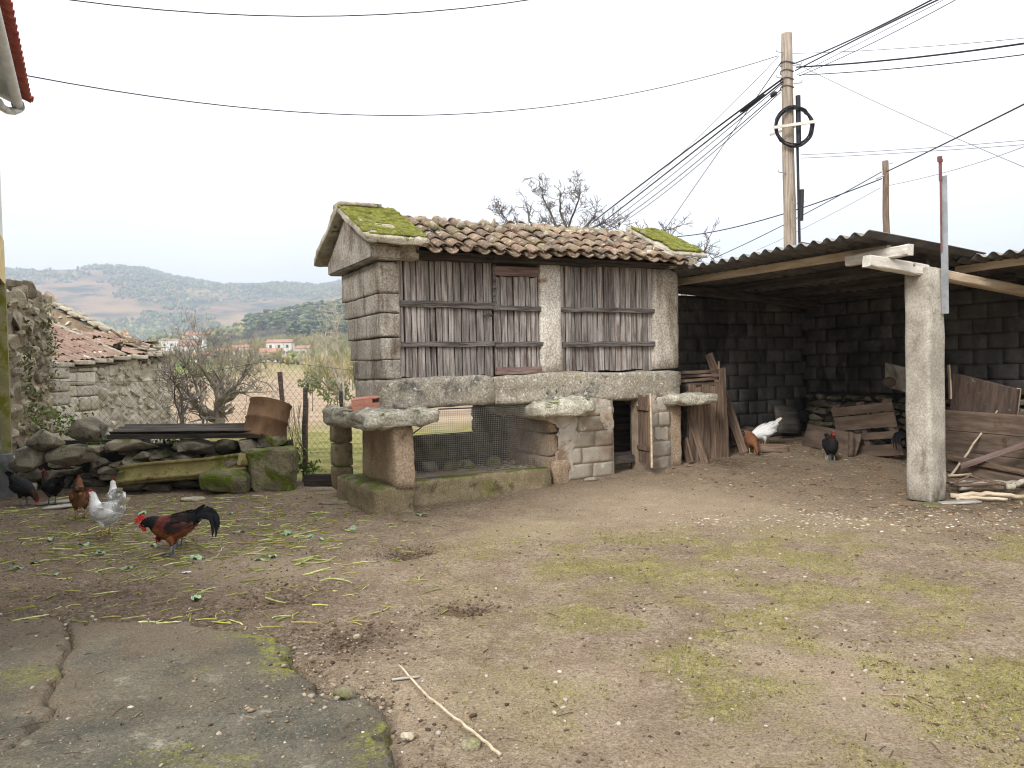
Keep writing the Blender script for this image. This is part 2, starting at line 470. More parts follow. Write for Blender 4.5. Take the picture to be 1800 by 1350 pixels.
M['joint'] = pm('mortar_joint', S(128, 112, 94), S(152, 136, 116), 9, coord='world', tint=0, bump=.8, bscale=40)
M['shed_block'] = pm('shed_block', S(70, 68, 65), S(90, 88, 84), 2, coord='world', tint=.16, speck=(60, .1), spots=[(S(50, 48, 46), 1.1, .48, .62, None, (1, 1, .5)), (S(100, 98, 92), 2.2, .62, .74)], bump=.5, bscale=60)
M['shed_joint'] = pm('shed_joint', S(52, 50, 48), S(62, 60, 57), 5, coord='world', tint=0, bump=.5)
M['rubble'] = pm('rubble_stone', S(120, 108, 90), S(172, 162, 142), 3, coord='world', tint=.3, speck=(70, .2),
    spots=[(S(92, 100, 48), 3, .58, .72, (-.2, .6)), (S(196, 194, 184), 7, .62, .70), (S(70, 62, 52), 5, .58, .7)], bump=.9, bscale=30, bdist=.02)
M['rubble_dark'] = pm('dry_wall_stone', S(100, 93, 80), S(150, 141, 122), 3, coord='world', tint=.3, speck=(70, .2),
    spots=[(S(84, 92, 38), 3.5, .54, .66, (0, .7)), (S(160, 156, 142), 6, .62, .72), (S(54, 50, 44), 5, .56, .7)], bump=.9, bscale=34, bdist=.015)
M['rubble_mossy'] = pm('mossy_boulder', S(100, 92, 72), S(146, 138, 112), 3, coord='world', tint=.12, speck=(70, .2),
    spots=[(S(92, 104, 34), 3.2, .47, .6), (S(120, 128, 50), 7, .55, .65), (S(170, 166, 150), 9, .66, .74)], bump=1, bscale=34, bdist=.02)
M['barn_stone'] = pm('barn_ashlar', S(168, 156, 138), S(200, 192, 180), 2.5, coord='world', tint=.14, speck=(60, .15),
    spots=[(S(188, 152, 100), 1.2, .62, .78), (S(104, 94, 80), 4, .60, .72), (S(206, 204, 194), 5, .62, .7)], bump=.8, bscale=24, bdist=.02)
M['rust'] = pm('rusty_steel', S(116, 88, 64), S(146, 116, 88), 3, stretch=(2, 2, .6), tint=.03, rough=.8, metallic=.15,
    spots=[(S(98, 70, 50), 3, .5, .75), (S(158, 130, 102), 3, .60, .78)], bump=.5, bscale=40)
M['fibro'] = pm('fibre_cement', S(84, 81, 79), S(104, 101, 98), 3, coord='world', tint=.07, spots=[(S(66, 63, 61), 3, .52, .68), (S(150, 147, 142), 2, .2, .5, (.1, .6)), (S(124, 128, 92), 5, .62, .74, (.3, .9))], speck=(60, .12), bump=.5, bscale=40)  # dark base paints in the underside's shade; upward faces weathered and lichened
M['fibro_moss'] = pm('mossy_fibre_cement', S(140, 128, 80), S(168, 156, 108), 3, coord='world', tint=.05, spots=[(S(104, 110, 42), 3, .5, .66), (S(110, 92, 60), 4, .58, .7)], speck=(60, .12), bump=.6, bscale=40)
M['fibro_dark'] = pm('dark_sheet', S(66, 62, 58), S(104, 98, 92), 3, stretch=(.4, 3, 3), tint=.05, spots=[(S(136, 130, 120), 4, .6, .7, None, (.4, 5, 5))], bump=.5, bscale=40)
M['post'] = pm('post_concrete', S(158, 151, 139), S(186, 179, 166), 3, coord='world', tint=0, speck=(45, .2),
    spots=[(S(118, 110, 98), 3, .56, .72, None, (1, 1, .35)), (S(104, 84, 52), 9, .66, .74), (S(138, 138, 88), 1.6, .62, .8)], bump=.9, bscale=70, bdist=.01)
M['house_white'] = pm('house_render', S(206, 206, 202), S(226, 226, 222), 2, coord='world', tint=0, spots=[(S(176, 172, 162), 2, .55, .75, None, (1, 1, .3))], bump=.3)
M['house_ochre'] = pm('house_ochre', S(196, 172, 116), S(214, 196, 150), 3, coord='world', tint=0, spots=[(S(150, 140, 96), 2.4, .55, .72)], bump=.4)
M['house_grey'] = pm('house_grey_base', S(110, 110, 108), S(138, 138, 136), 3, coord='world', tint=0, spots=[(S(64, 74, 40), 1.3, .5, .66), (S(48, 52, 40), 3, .56, .7)], bump=.4)
M['house_mossy'] = pm('house_mossy_corner', S(132, 126, 84), S(166, 156, 116), 3, coord='world', tint=0, spots=[(S(112, 112, 36), 3, .45, .6)], bump=.5)
M['pvc'] = pm('weathered_pvc', S(196, 196, 196), S(214, 214, 214), 4, tint=.03, rough=.5, spots=[(S(134, 132, 122), 5, .6, .7)], bump=.1)
M['steel'] = pm('galvanised_steel', S(150, 154, 158), S(176, 180, 184), 6, tint=.03, rough=.55, metallic=.4, spots=[(S(120, 118, 114), 4, .6, .72)], bump=.1)
M['red_paint'] = pm('red_painted_steel', S(104, 64, 62), S(124, 82, 78), 6, tint=0, rough=.6, bump=.2)
M['cable'] = pm('cable', S(36, 36, 40), S(48, 48, 52), 5, tint=.2, rough=.6, bump=0)
M['cable_grey'] = pm('thin_cable', S(96, 96, 102), S(116, 116, 120), 5, tint=.1, rough=.6, bump=0)
M['wire'] = pm('rusty_wire', S(62, 52, 46), S(86, 74, 66), 5, tint=0, rough=.7, bump=0)
M['wire_pale'] = pm('galvanised_wire', S(128, 122, 112), S(150, 144, 134), 5, tint=0, rough=.6, bump=0)
M['bark'] = pm('bark', S(88, 80, 76), S(124, 116, 110), 8, coord='world', tint=.08, spots=[(S(140, 144, 110), 9, .58, .68)], bump=.9, bscale=60, bdist=.01)
M['bark_lichen'] = pm('lichened_bark', S(134, 124, 112), S(180, 170, 154), 8, coord='world', tint=.08, spots=[(S(150, 152, 108), 6, .56, .7)], bump=.8, bscale=50)
M['bark_pale'] = pm('pale_bark', S(168, 156, 140), S(198, 188, 172), 8, coord='world', tint=.05, bump=.5)
M['birch'] = pm('birch_log', S(150, 140, 126), S(182, 172, 158), 8, stretch=(1, 1, 1), tint=.1, spots=[(S(82, 68, 58), 14, .58, .66)], bump=.8)
M['leaf'] = pm('green_leaf', S(74, 98, 34), S(118, 138, 52), 9, coord='world', tint=.2, bump=0, rough=.7)
M['ivy'] = pm('dull_leaf', S(76, 86, 48), S(116, 122, 76), 9, coord='world', tint=.2, bump=0, rough=.8)
M['rubble_shaded'] = pm('shaded_stone', S(62, 58, 50), S(96, 90, 78), 3, coord='world', tint=.2, speck=(50, .2), spots=[(S(70, 76, 40), 3, .5, .66)], bump=.9, bscale=34, bdist=.015)  # darker copy of the wall stone, the bay's shade put into its colour
M['leaf_cab'] = pm('cabbage_leaf', S(116, 150, 104), S(168, 190, 150), 30, coord='obj', tint=.2, bump=.3, rough=.6)
M['stalk'] = pm('cut_stalk', S(160, 164, 92), S(196, 196, 138), 20, coord='obj', tint=.25, bump=.2, rough=.6)
M['straw'] = pm('straw', S(158, 142, 96), S(184, 168, 122), 20, coord='world', tint=.2, bump=0)
M['terracotta'] = pm('terracotta', S(196, 132, 112), S(214, 154, 134), 12, tint=.05, spots=[(S(150, 110, 90), 9, .56, .68)], bump=.4)
M['vc'] = pm('mixed_debris', S(255, 255, 255), S(214, 214, 214), 30, coord='world', vc='Col', tint=0, bump=.4, bscale=160, bdist=.003)
M['feather'] = pm('feathers', S(255, 255, 255), S(236, 236, 236), 40, stretch=(.5, 1, 1), coord='obj', vc='Col', tint=0, rough=.75, bump=.5, bscale=70, bdist=.004, lo=.3, hi=.7)
M['comb'] = pm('red_comb', S(186, 38, 40), S(212, 66, 64), 30, tint=.06, rough=.55, bump=.4, bscale=120)
M['ear'] = pm('white_ear', S(222, 222, 216), S(236, 236, 230), 30, tint=0, bump=0)
M['beak'] = pm('beak', S(150, 128, 86), S(176, 152, 108), 30, tint=0, rough=.5, bump=0)
M['leg_yellow'] = pm('yellow_leg', S(176, 146, 84), S(198, 170, 112), 40, tint=0, rough=.6, bump=.3)
M['leg_grey'] = pm('grey_leg', S(110, 112, 116), S(140, 142, 146), 40, tint=0, rough=.6, bump=.3)
M['eye'] = pm('eye', S(40, 24, 14), S(50, 30, 18), 5, tint=0, rough=.2, bump=0, spec=.6)
M['grey_wood'] = pm('grey_scrap', S(150, 146, 136), S(184, 180, 168), 9, stretch=(.5, 5, 5), tint=.1, bump=.6)
M['yellow_block'] = pm('yellow_wood_block', S(206, 196, 140), S(222, 212, 160), 9, tint=0, bump=.3)
M['white_scrap'] = pm('white_scrap', S(210, 210, 206), S(226, 226, 222), 9, tint=0, bump=.1)
M['panel_paint'] = pm('old_painted_panel', S(132, 128, 118), S(164, 160, 150), 5, tint=.05, spots=[(S(104, 84, 70), 4, .54, .66)], bump=.4)
M['dark_door'] = pm('old_door', S(84, 70, 62), S(110, 94, 84), 5, stretch=(3, 3, .5), tint=.05, spots=[(S(150, 142, 130), 9, .62, .7)], bump=.5)
M['far_white'] = pm('village_render', S(206, 204, 198), S(222, 220, 214), .2, coord='world', tint=.06, bump=0)
M['far_roof'] = pm('village_roof', S(150, 106, 90), S(172, 132, 114), .3, coord='world', tint=.12, bump=0)
M['far_glass'] = pm('village_window', S(70, 76, 84), S(84, 90, 98), .5, tint=.1, rough=.2, bump=0)
M['far_wood'] = pm('far_foliage', S(74, 84, 60), S(108, 116, 84), .05, coord='world', vc='Col', tint=0, bump=0, rough=1)
M['mesh_wire'] = M['wire_pale']

def landscape_mat():
    t = NT('fields_and_hills')
    g = t.n('ShaderNodeNewGeometry'); pos = g.outputs['Position']
    ln = t.n('ShaderNodeVectorMath', operation='LENGTH'); t.l(pos, ln.inputs[0])
    r0 = ln.outputs['Value']
    nz = t.noise(pos, .02, 4)
    r = t.math('MULTIPLY', r0, t.remap(nz, .3, .7, .75, 1.3))
    grass = t.mix(t.remap(t.noise(pos, 1.3, 5), .4, .6), S(112, 116, 70), S(146, 142, 94))
    grass = t.mix(t.remap(t.noise(pos, 4, 5), .5, .7), grass, S(138, 118, 84))
    brown = t.mix(t.remap(t.noise(pos, .25, 5), .35, .65), S(150, 130, 110), S(174, 156, 132))
    field = t.mix(t.remap(t.noise(pos, .012, 3), .5, .6), S(150, 136, 96), S(112, 130, 62))
    scrub = t.mix(t.remap(t.noise(pos, .01, 4), .42, .58), S(122, 104, 84), S(84, 92, 60))
    hill = t.mix(t.remap(t.noise(pos, .0075, 7, .72), .43, .55), S(138, 110, 86), S(56, 66, 54))
    hill = t.mix(t.remap(t.noise(pos, .0016, 4), .5, .64), hill, S(152, 126, 94))
    c = t.mix(t.remap(r, 17, 26), grass, brown)
    c = t.mix(t.remap(r, 140, 260), c, field)
    c = t.mix(t.remap(r, 420, 620), c, scrub)
    c = t.mix(t.remap(r0, 1150, 1500), c, hill)
    t.l(c, t.b.inputs['Base Color']); t.b.inputs['Roughness'].default_value = 1
    t.b.inputs['Specular IOR Level'].default_value = 0
    t.l(t.bump(t.noise(pos, 5, 6, .7), .8, .08), t.b.inputs['Normal'])
    return t.m
def soil_mat():
    t = NT('yard_soil')
    pos = t.n('ShaderNodeNewGeometry').outputs['Position']
    at_ = t.n('ShaderNodeVertexColor', layer_name='Col')
    sp = t.n('ShaderNodeSeparateColor'); t.l(at_.outputs[0], sp.inputs[0])
    moss, damp, pale = sp.outputs[0], sp.outputs[1], sp.outputs[2]  # the damp channel also carries other darker soil
    n1 = t.noise(pos, 3.0, 6, .65); n2 = t.noise(pos, 26, 6, .75); n3 = t.noise(pos, 75, 5, .8)
    c = t.mix(t.remap(n1, .35, .65), S(143, 125, 105), S(171, 154, 132))
    c = t.mix(t.remap(n2, .35, .7), c, S(120, 100, 78))
    c = t.mix(t.math('MULTIPLY', pale, t.remap(n2, .25, .6)), c, S(184, 164, 136))
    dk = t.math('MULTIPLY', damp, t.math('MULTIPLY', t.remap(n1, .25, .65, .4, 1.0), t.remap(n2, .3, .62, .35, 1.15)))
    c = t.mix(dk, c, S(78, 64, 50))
    mf = t.math('MULTIPLY', moss, t.remap(t.noise(pos, 38, 5, .8), .40, .58))
    mcol = t.mix(t.remap(t.noise(pos, 9, 3), .4, .6), S(134, 130, 66), S(160, 152, 88))
    c = t.mix(mf, c, mcol)
    sc = t.n('ShaderNodeVectorMath', operation='SCALE'); t.l(c, sc.inputs[0]); t.l(t.remap(n3, .33, .67, .58, 1.42), sc.inputs['Scale'])
    t.l(sc.outputs[0], t.b.inputs['Base Color'])
    t.b.inputs['Roughness'].default_value = .95
    b = t.bump(n3, 1.0, .010); b = t.bump(n2, .9, .02, b)
    t.l(b, t.b.inputs['Normal'])
    return t.m
def slab_mat():
    t = NT('broken_concrete')
    pos = t.n('ShaderNodeNewGeometry').outputs['Position']
    n1 = t.noise(pos, 2.2, 6, .65); n2 = t.noise(pos, 28, 6, .75); n3 = t.noise(pos, 80, 5, .8)
    c = t.mix(t.remap(n1, .35, .62), S(74, 72, 62), S(104, 98, 83))
    c = t.mix(t.remap(t.noise(pos, 4.5, 5), .60, .72), c, S(136, 130, 114))
    c = t.mix(t.remap(n2, .5, .7), c, S(72, 68, 58))
    c = t.mix(t.remap(t.noise(pos, 60, 3, .6), .60, .70), c, S(140, 132, 115))
    v = t.n('ShaderNodeVertexColor', layer_name='Col'); sp = t.n('ShaderNodeSeparateColor'); t.l(v.outputs[0], sp.inputs[0])
    c = t.mix(t.math('MULTIPLY', sp.outputs[1], t.remap(n2, .3, .6, .6, 1.0)), c, S(104, 91, 74))
    c = t.mix(t.math('MULTIPLY', sp.outputs[0], t.remap(t.noise(pos, 24, 4, .7), .42, .58)), c, S(124, 124, 44))
    sc = t.n('ShaderNodeVectorMath', operation='SCALE'); t.l(c, sc.inputs[0]); t.l(t.remap(n3, .33, .67, .6, 1.4), sc.inputs['Scale'])
    t.l(sc.outputs[0], t.b.inputs['Base Color']); t.b.inputs['Roughness'].default_value = .8
    b = t.bump(n3, .9, .005); b = t.bump(n2, .6, .008, b)
    t.l(b, t.b.inputs['Normal'])
    return t.m
M['land'] = landscape_mat(); M['soil'] = soil_mat(); M['slab'] = slab_mat()

# ------------------------------------------------------------------ ground sheet
def grow(a, lim, s0, k=1.16):
    out, s = [], s0
    while abs(a) < abs(lim):
        s *= k; a += math.copysign(s, lim); out.append(a)
    return out
def moss_mask(x, y):
    m = sstep(-.4, .45, fbm(x, y, 2.1, 5)) * .85 + sstep(.1, .5, fbm(x + 40, y, 3.2, 3)) * .3
    area = sstep(-.9, 1.1, x + .15 * (y - 4)) * (1 - sstep(6.6, 8.6, y + .12 * x)) * sstep(1.5, 3.0, y + .6)
    return np.clip(m * area, 0, 1)
def damp_dark_mask(x, y):
    d = np.zeros(np.shape(x))
    for hx, hy, hr, hd in HOLES[:4]:
        d = np.maximum(d, 1.0 * np.exp(-((x - hx) ** 2 + (y - hy) ** 2) / hr ** 2 * 1.3))
    d = np.maximum(d, .85 * np.exp(-(((x + 2.9) / .9) ** 2 + ((y - 5.6) / .5) ** 2)))
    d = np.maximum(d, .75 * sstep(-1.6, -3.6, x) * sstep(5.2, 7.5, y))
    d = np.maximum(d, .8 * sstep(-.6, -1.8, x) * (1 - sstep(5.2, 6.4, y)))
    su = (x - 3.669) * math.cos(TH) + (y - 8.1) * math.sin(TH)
    d = np.maximum(d, .62 * sstep(-1.6, .6, su) * sstep(6.5, 8.2, y))  # darker brown soil on the shed floor
    d = np.maximum(d, .45 * np.exp(-((y - .57 * x - 9.6) / .45) ** 2) * sstep(-1.5, -.5, x) * (1 - sstep(3, 4, x)))  # darker strip of soil along the granary front
    return np.clip(d + .35 * np.clip(fbm(x + 7, y, .9, 3), 0, 1), 0, 1)
def pale_mask(x, y):
    return np.clip(sstep(-1, 2, x) * sstep(6.8, 8.6, y) * .7 + .6 * np.clip(fbm(x - 9, y, .8, 3), 0, 1), 0, 1)
xs = np.array(sorted(grow(-9, -5000, .05) + list(np.arange(-9, 9.001, .042)) + grow(9, 5000, .05)))
ys = np.array(sorted(grow(1.2, -400, .05) + list(np.arange(1.2, 16.0, .042)) + grow(16, 5000, .05, 1.09)))
GX, GY = np.meshgrid(xs, ys)
GZ = gz(GX, GY)
near = (1 - sstep(12, 40, np.hypot(GX, GY)))
det = fbm(GX, GY, 1.1, 2) * .012 + fbm(GX, GY, 5.5, 3) * .010 + fbm(GX + 3, GY, 19, 2) * .0055
GZ = GZ + det * near
sdm = slab_dist(GX, GY)
cover = sstep(4.35, 4.95, GY + .12 * fbm(GX, GY, 3, 3))       # soil drifts over the far edge of the concrete
GZ = np.where((sdm > -.03), GZ - .055 * (1 - cover) + .02 * cover, GZ) - .028 * np.exp(-(np.minimum(sdm + .03, 0) / .10) ** 2) * (sdm <= -.03) * (1 - sstep(4.1, 4.6, GY))
nx, ny = len(xs), len(ys)
idx = np.arange(nx * ny).reshape(ny, nx)
quads = np.stack([idx[:-1, :-1], idx[:-1, 1:], idx[1:, 1:], idx[1:, :-1]], -1).reshape(-1, 4)
gme = mesh_np('ground', np.stack([GX, GY, GZ], -1).reshape(-1, 3), quads, True)
vcol(gme, np.stack([moss_mask(GX, GY), damp_dark_mask(GX, GY), pale_mask(GX, GY)], -1).reshape(-1, 3))
gme.materials.append(M['soil']); gme.materials.append(M['land'])
qx, qy = GX.reshape(-1)[quads[:, 0]], GY.reshape(-1)[quads[:, 0]]
wallY = np.where(qx < -2.2, 11.75, 13.6 + .5 * np.maximum(qx, 0))
gme.polygons.foreach_set('material_index', ((qy > wallY) | (np.abs(qx) > 14) | (qy < -20)).astype(np.int32))
ground = link('ground', gme)
tag(ground, 'bare brown dirt yard with thin moss, fields and hills beyond', 'ground', kind='structure')

# broken concrete slab
sx = np.arange(-4.6, -.3, .016); sy = np.arange(2.0, 5.3, .016)
SX, SY = np.meshgrid(sx, sy)
sd_ = slab_dist(SX, SY) + .05 * fbm(SX, SY, 4, 2) + .045 * (np.abs(fbm(SX + 3, SY, 7, 3)) - .3) + .02 * fbm(SX, SY, 26, 2)
SZ = .018 + .008 * fbm(SX, SY, 1.2, 3) + .005 * fbm(SX, SY, 14, 3) + .004 * fbm(SX, SY, 34, 2)
crx = np.interp(SY, [2.4, 3.0, 3.5, 4.0, 4.6, 5.2], [-1.86, -1.98, -2.1, -2.32, -2.62, -2.95]) + .05 * fbm(SX, SY, 4, 3)
crx = crx + .018 * fbm(SX, SY, 15, 3)
SZ = SZ - .055 * np.exp(-((SX - crx) / (.006 + .010 * np.abs(fbm(SX, SY, 2, 2)))) ** 2)
cry = 3.2 + .28 * (SX + 1.0) + .06 * fbm(SX, SY, 3, 3)
SZ = SZ - .012 * np.exp(-((SY - cry) / .012) ** 2) * sstep(-1.6, -1.1, SX)
SZ = np.where(sd_ > 0, SZ - .012 * np.exp(-sd_ / .015) + .012 * fbm(SX, SY, 9, 2) * sstep(.12, 0, sd_), -.10)
nx2, ny2 = len(sx), len(sy)
idx = np.arange(nx2 * ny2).reshape(ny2, nx2)
q2 = np.stack([idx[:-1, :-1], idx[:-1, 1:], idx[1:, 1:], idx[1:, :-1]], -1).reshape(-1, 4)
fl = sd_.reshape(-1)
keep = (fl[q2] > -.02).any(1)
sme = mesh_np('slab', np.stack([SX, SY, SZ], -1).reshape(-1, 3), q2[keep], False)
mo = np.clip(sstep(.22, .0, sd_) * sstep(-.2, .3, fbm(SX, SY, 2.5, 3)) * sstep(-2.2, -1.2, SX) + sstep(.3, .6, fbm(SX + 5, SY, 2, 3)) * .4, 0, 1)
so = np.clip(sstep(3.7, 4.75, SY + .35 * fbm(SX, SY, 2, 3)) * 1.0 + .5 * np.exp(-((SX - crx) / .12) ** 2) + .4 * sstep(.2, .6, fbm(SX - 5, SY, 1.6, 4)), 0, 1)
vcol(sme, np.stack([mo, so, so * 0], -1).reshape(-1, 3))
tag(link('concrete_pavement', sme, M['slab']), 'cracked dark concrete slab with a broken mossy edge in the corner of the yard', 'pavement', kind='structure')

# ------------------------------------------------------------------ granary
GO = (-1.32, 9.0, 0)
gran = empty('granary', GO, TH, 'raised stone granary with grey plank walls and a tiled roof between mossy gable slabs', 'granary')
def gblock(name, x0, x1, y0, y1, z0, z1, m, seed, cuts=5, rnd=.03, amp=.012, parent=gran, warp=.012, rot=(0, 0, 0)):
    me = block_mesh(x1 - x0, y1 - y0, z1 - z0, seed, cuts, rnd, amp, 8, True, warp)
    return link(name, me, M[m], parent, ((x0 + x1) / 2, (y0 + y1) / 2, (z0 + z1) / 2), rot)
# left end wall in courses, flaring outwards to the top
ew = empty('end_wall'); ew.parent = gran
zc = [1.41, 1.63, 1.905, 2.17, 2.42, 2.73, 2.80]
ends = [(1.41, 1.635), (1.635, 1.885), (1.885, 2.155), (2.155, 2.375), (2.375, 2.73)]
for i, (a, b) in enumerate(ends):
    t = (a + b) / 2 - 1.41
    back = 1.08 + t * .27
    gblock('stone', -.15 - t * .035, .07, -.03 - t * .012, back, a + .003, b - .002, 'granite_stain', 20 + i, 9, .014, .009, ew, .008)
# right end wall
ewr = empty('end_wall'); ewr.parent = gran
gblock('corner_post', 3.68, 4.1, -.02, .34, 1.445, 2.80, 'granite_pale', 31, 8, .03, .010, ewr)
for i in range(4):
    gblock('stone', 3.72, 4.08, .35, 1.25 + i * .05, 1.43 + i * .34, 1.43 + i * .34 + .335, 'granite_stain', 36 + i, 5, .03, .012, ewr)
gblock('middle_post', 1.915, 2.225, -.02, .24, 1.44, 2.82, 'granite_pale', 32, 8, .03, .010)
# gable stones
def prism(name, pts, x0, x1, m, parent, seed, amp=.01, n=5):
    """a slab with an outline in the y-z plane, roughened"""
    bm = bmesh.new()
    a = [bm.verts.new((x0, y, z)) for y, z in pts]
    f = bm.faces.new(a)
    r = bmesh.ops.extrude_face_region(bm, geom=[f])
    for e in r['geom']:
        if isinstance(e, bmesh.types.BMVert): e.co.x = x1
    bmesh.ops.recalc_face_normals(bm, faces=bm.faces[:])
    bmesh.ops.bevel(bm, geom=bm.edges[:], offset=.018, segments=2, affect='EDGES')
    bmesh.ops.triangulate(bm, faces=[f for f in bm.faces if len(f.verts) > 4])
    bmesh.ops.subdivide_edges(bm, edges=[e for e in bm.edges if e.calc_length() > .12], cuts=3, use_grid_fill=True)
    for v in bm.verts:
        w = v.co * 4 + Vector((seed * 3.7, seed, 0))
        v.co += Vector((mn.noise(w), mn.noise(w + Vector((5, 1, 2))), mn.noise(w + Vector((2, 8, 4))))) * amp
    me = bpy.data.meshes.new(name); bm.to_mesh(me); bm.free()
    return link(name, me, M[m], parent)
prism('gable_stone', [(-.17, 2.745), (-.19, 2.90), (.02, 2.98), (.72, 3.40), (1.44, 2.98), (1.62, 2.90), (1.60, 2.745)], -.30, .10, 'granite_stain', gran, 3)
gblock('cornice_stone', .03, .26, -.19, .03, 2.755, 2.93, 'granite', 41, 4, .02, .01)
prism('gable_stone', [(-.13, 2.80), (-.19, 2.90), (.72, 3.36), (1.6, 2.90), (1.5, 2.80)], 3.86, 4.14, 'granite_stain', gran, 8)
gblock('cornice_stone', 3.98, 4.22, -.28, -.12, 2.80, 2.94, 'granite', 43, 4, .02, .01)
# long sill stones on the supports
gblock('sill_stone', -.17, 1.24, -.06, .30, 1.065, 1.412, 'granite_sill', 45, 9, .045, .02, warp=.03)
gblock('sill_stone', 1.245, 4.11, -.055, .30, 1.075, 1.435, 'granite_sill', 46, 12, .045, .022, warp=.035)
gblock('sill_stone', -.16, .16, .31, 1.06, 1.13, 1.405, 'granite_stain', 47, 6, .04, .018)
gblock('sill_stone', .17, 4.1, .85, 1.15, 1.12, 1.41, 'granite_stain', 48, 6, .04, .018)
gblock('sill_stone', 3.78, 4.1, .31, .84, 1.12, 1.43, 'granite_stain', 49, 5, .04, .018)
# planks
def plank_wall(x0, x1, z0, z1, y, seed, parent, w=.082, m='wood'):
    x = x0; k = 0
    rr = random.Random(seed)
    while x < x1 - .02:
        ww = min(w * rr.uniform(.8, 1.25), x1 - x)
        if x1 - x - ww < .03: ww = x1 - x
        lo = z0 + rr.uniform(-.0, .02)
        link('plank', plank_mesh(z1 - lo, ww - .011, .022, seed * 100 + k, 6, .0045, .004), M[m], parent, (x + ww / 2, y + rr.uniform(-.011, .011), lo), (0, rr.uniform(-.006, .006), 0))
        x += ww; k += 1
pw1 = empty('plank_wall'); pw1.parent = gran
plank_wall(.075, 1.27, 1.415, 2.80, .045, 1, pw1)
door = empty('loft_door'); door.parent = gran
plank_wall(1.285, 1.905, 1.43, 2.62, .035, 2, door, .078)
pw2 = empty('plank_wall'); pw2.parent = gran
plank_wall(2.225, 3.69, 1.435, 2.82, .05, 3, pw2, .08)
MB().box(.1, 1.9, .072, .085, 1.42, 2.8).build('backing_board', M['wood_beam'], pw1)
MB().box(2.24, 3.68, .078, .09, 1.44, 2.8).build('backing_board', M['wood_beam'], pw2)
bk = empty('plank_wall'); bk.parent = gran
plank_wall(.1, 3.7, 1.42, 2.85, 1.2, 4, bk, .2)
def rail(x0, x1, z, y, h, seed, parent, m='wood_dark', t=.035, tilt=0):
    me = plank_mesh(x1 - x0, h, t, seed, 12, h * .09, .006, 'x')
    return link('rail', me, M[m], parent, (x0, y, z), (0, tilt, 0))
rail(.045, 1.30, 2.275, .012, .075, 51, pw1, tilt=.012)
rail(.06, 1.30, 1.80, .012, .062, 52, pw1, tilt=-.004)
rail(1.25, 1.93, 2.235, -.006, .06, 53, door, tilt=.008)
rail(1.27, 1.94, 1.79, -.006, .062, 54, door, tilt=-.012)
rail(2.215, 3.70, 2.232, .012, .062, 55, pw2)
rail(2.225, 3.70, 1.79, .012, .066, 56, pw2)
link('top_board', plank_mesh(.62, .115, .03, 57, 6, .003, .002, 'x'), M['wood_red'], door, (1.29, .005, 2.685))
link('bottom_board', plank_mesh(.64, .09, .03, 58, 6, .003, .002, 'x'), M['wood_red'], door, (1.28, .0, 1.475))
link('latch_strip', plank_mesh(.46, .045, .025, 59, 5, .004, .002), M['wood_dark'], door, (1.285, .005, 2.29))
MB().add(*[[(0, 0, 0), (.11, 0, .0), (.12, -.03, .022), (.05, -.05, .042), (-.02, -.035, .02), (.05, -.01, -.016)], [(0, 1, 2), (0, 2, 3), (0, 3, 4), (0, 5, 1), (5, 2, 1), (5, 4, 2), (4, 3, 2), (0, 4, 5)]]).build('latch_block', M['wood_dark'], pw1, (1.14, .02, 2.13))
# wall plate under the eave, sagging slightly
for i, (x0, x1, z) in enumerate([(.08, 1.25, 2.79), (1.255, 2.7, 2.80), (2.705, 4.0, 2.82)]):
    link('eave_beam', plank_mesh(x1 - x0, .12, .16, 60 + i, 8, .006, .008, 'x'), M['wood_beam'], gran, (x0, -.02 - i * .004, z + .04))
# roof
roof = empty('roof'); roof.parent = gran
RX0, RX1, RY0, RYR, RZ0, RZR = .22, 3.98, -.32, .72, 2.845, 3.33
SL = math.atan2(RZR - RZ0, RYR - RY0)
MB().add([(RX0, RY0 + .1, RZ0 - .005), (RX1, RY0 + .1, RZ0 - .005), (RX1, RYR, RZR - .05), (RX0, RYR, RZR - .05), (RX0, 2 * RYR - RY0 - .1, RZ0 - .005), (RX1, 2 * RYR - RY0 - .1, RZ0 - .005),
          (RX0, RY0 + .1, RZ0 - .03), (RX1, RY0 + .1, RZ0 - .03), (RX1, RYR, RZR - .075), (RX0, RYR, RZR - .075), (RX0, 2 * RYR - RY0 - .1, RZ0 - .03), (RX1, 2 * RYR - RY0 - .1, RZ0 - .03)],
         [(0, 1, 2, 3), (3, 2, 5, 4), (7, 6, 9, 8), (8, 9, 10, 11), (0, 6, 7, 1), (4, 5, 11, 10), (0, 3, 9, 6), (3, 4, 10, 9), (1, 7, 8, 2), (2, 8, 11, 5)]).build('roof_boarding', M['wood_beam'], roof)
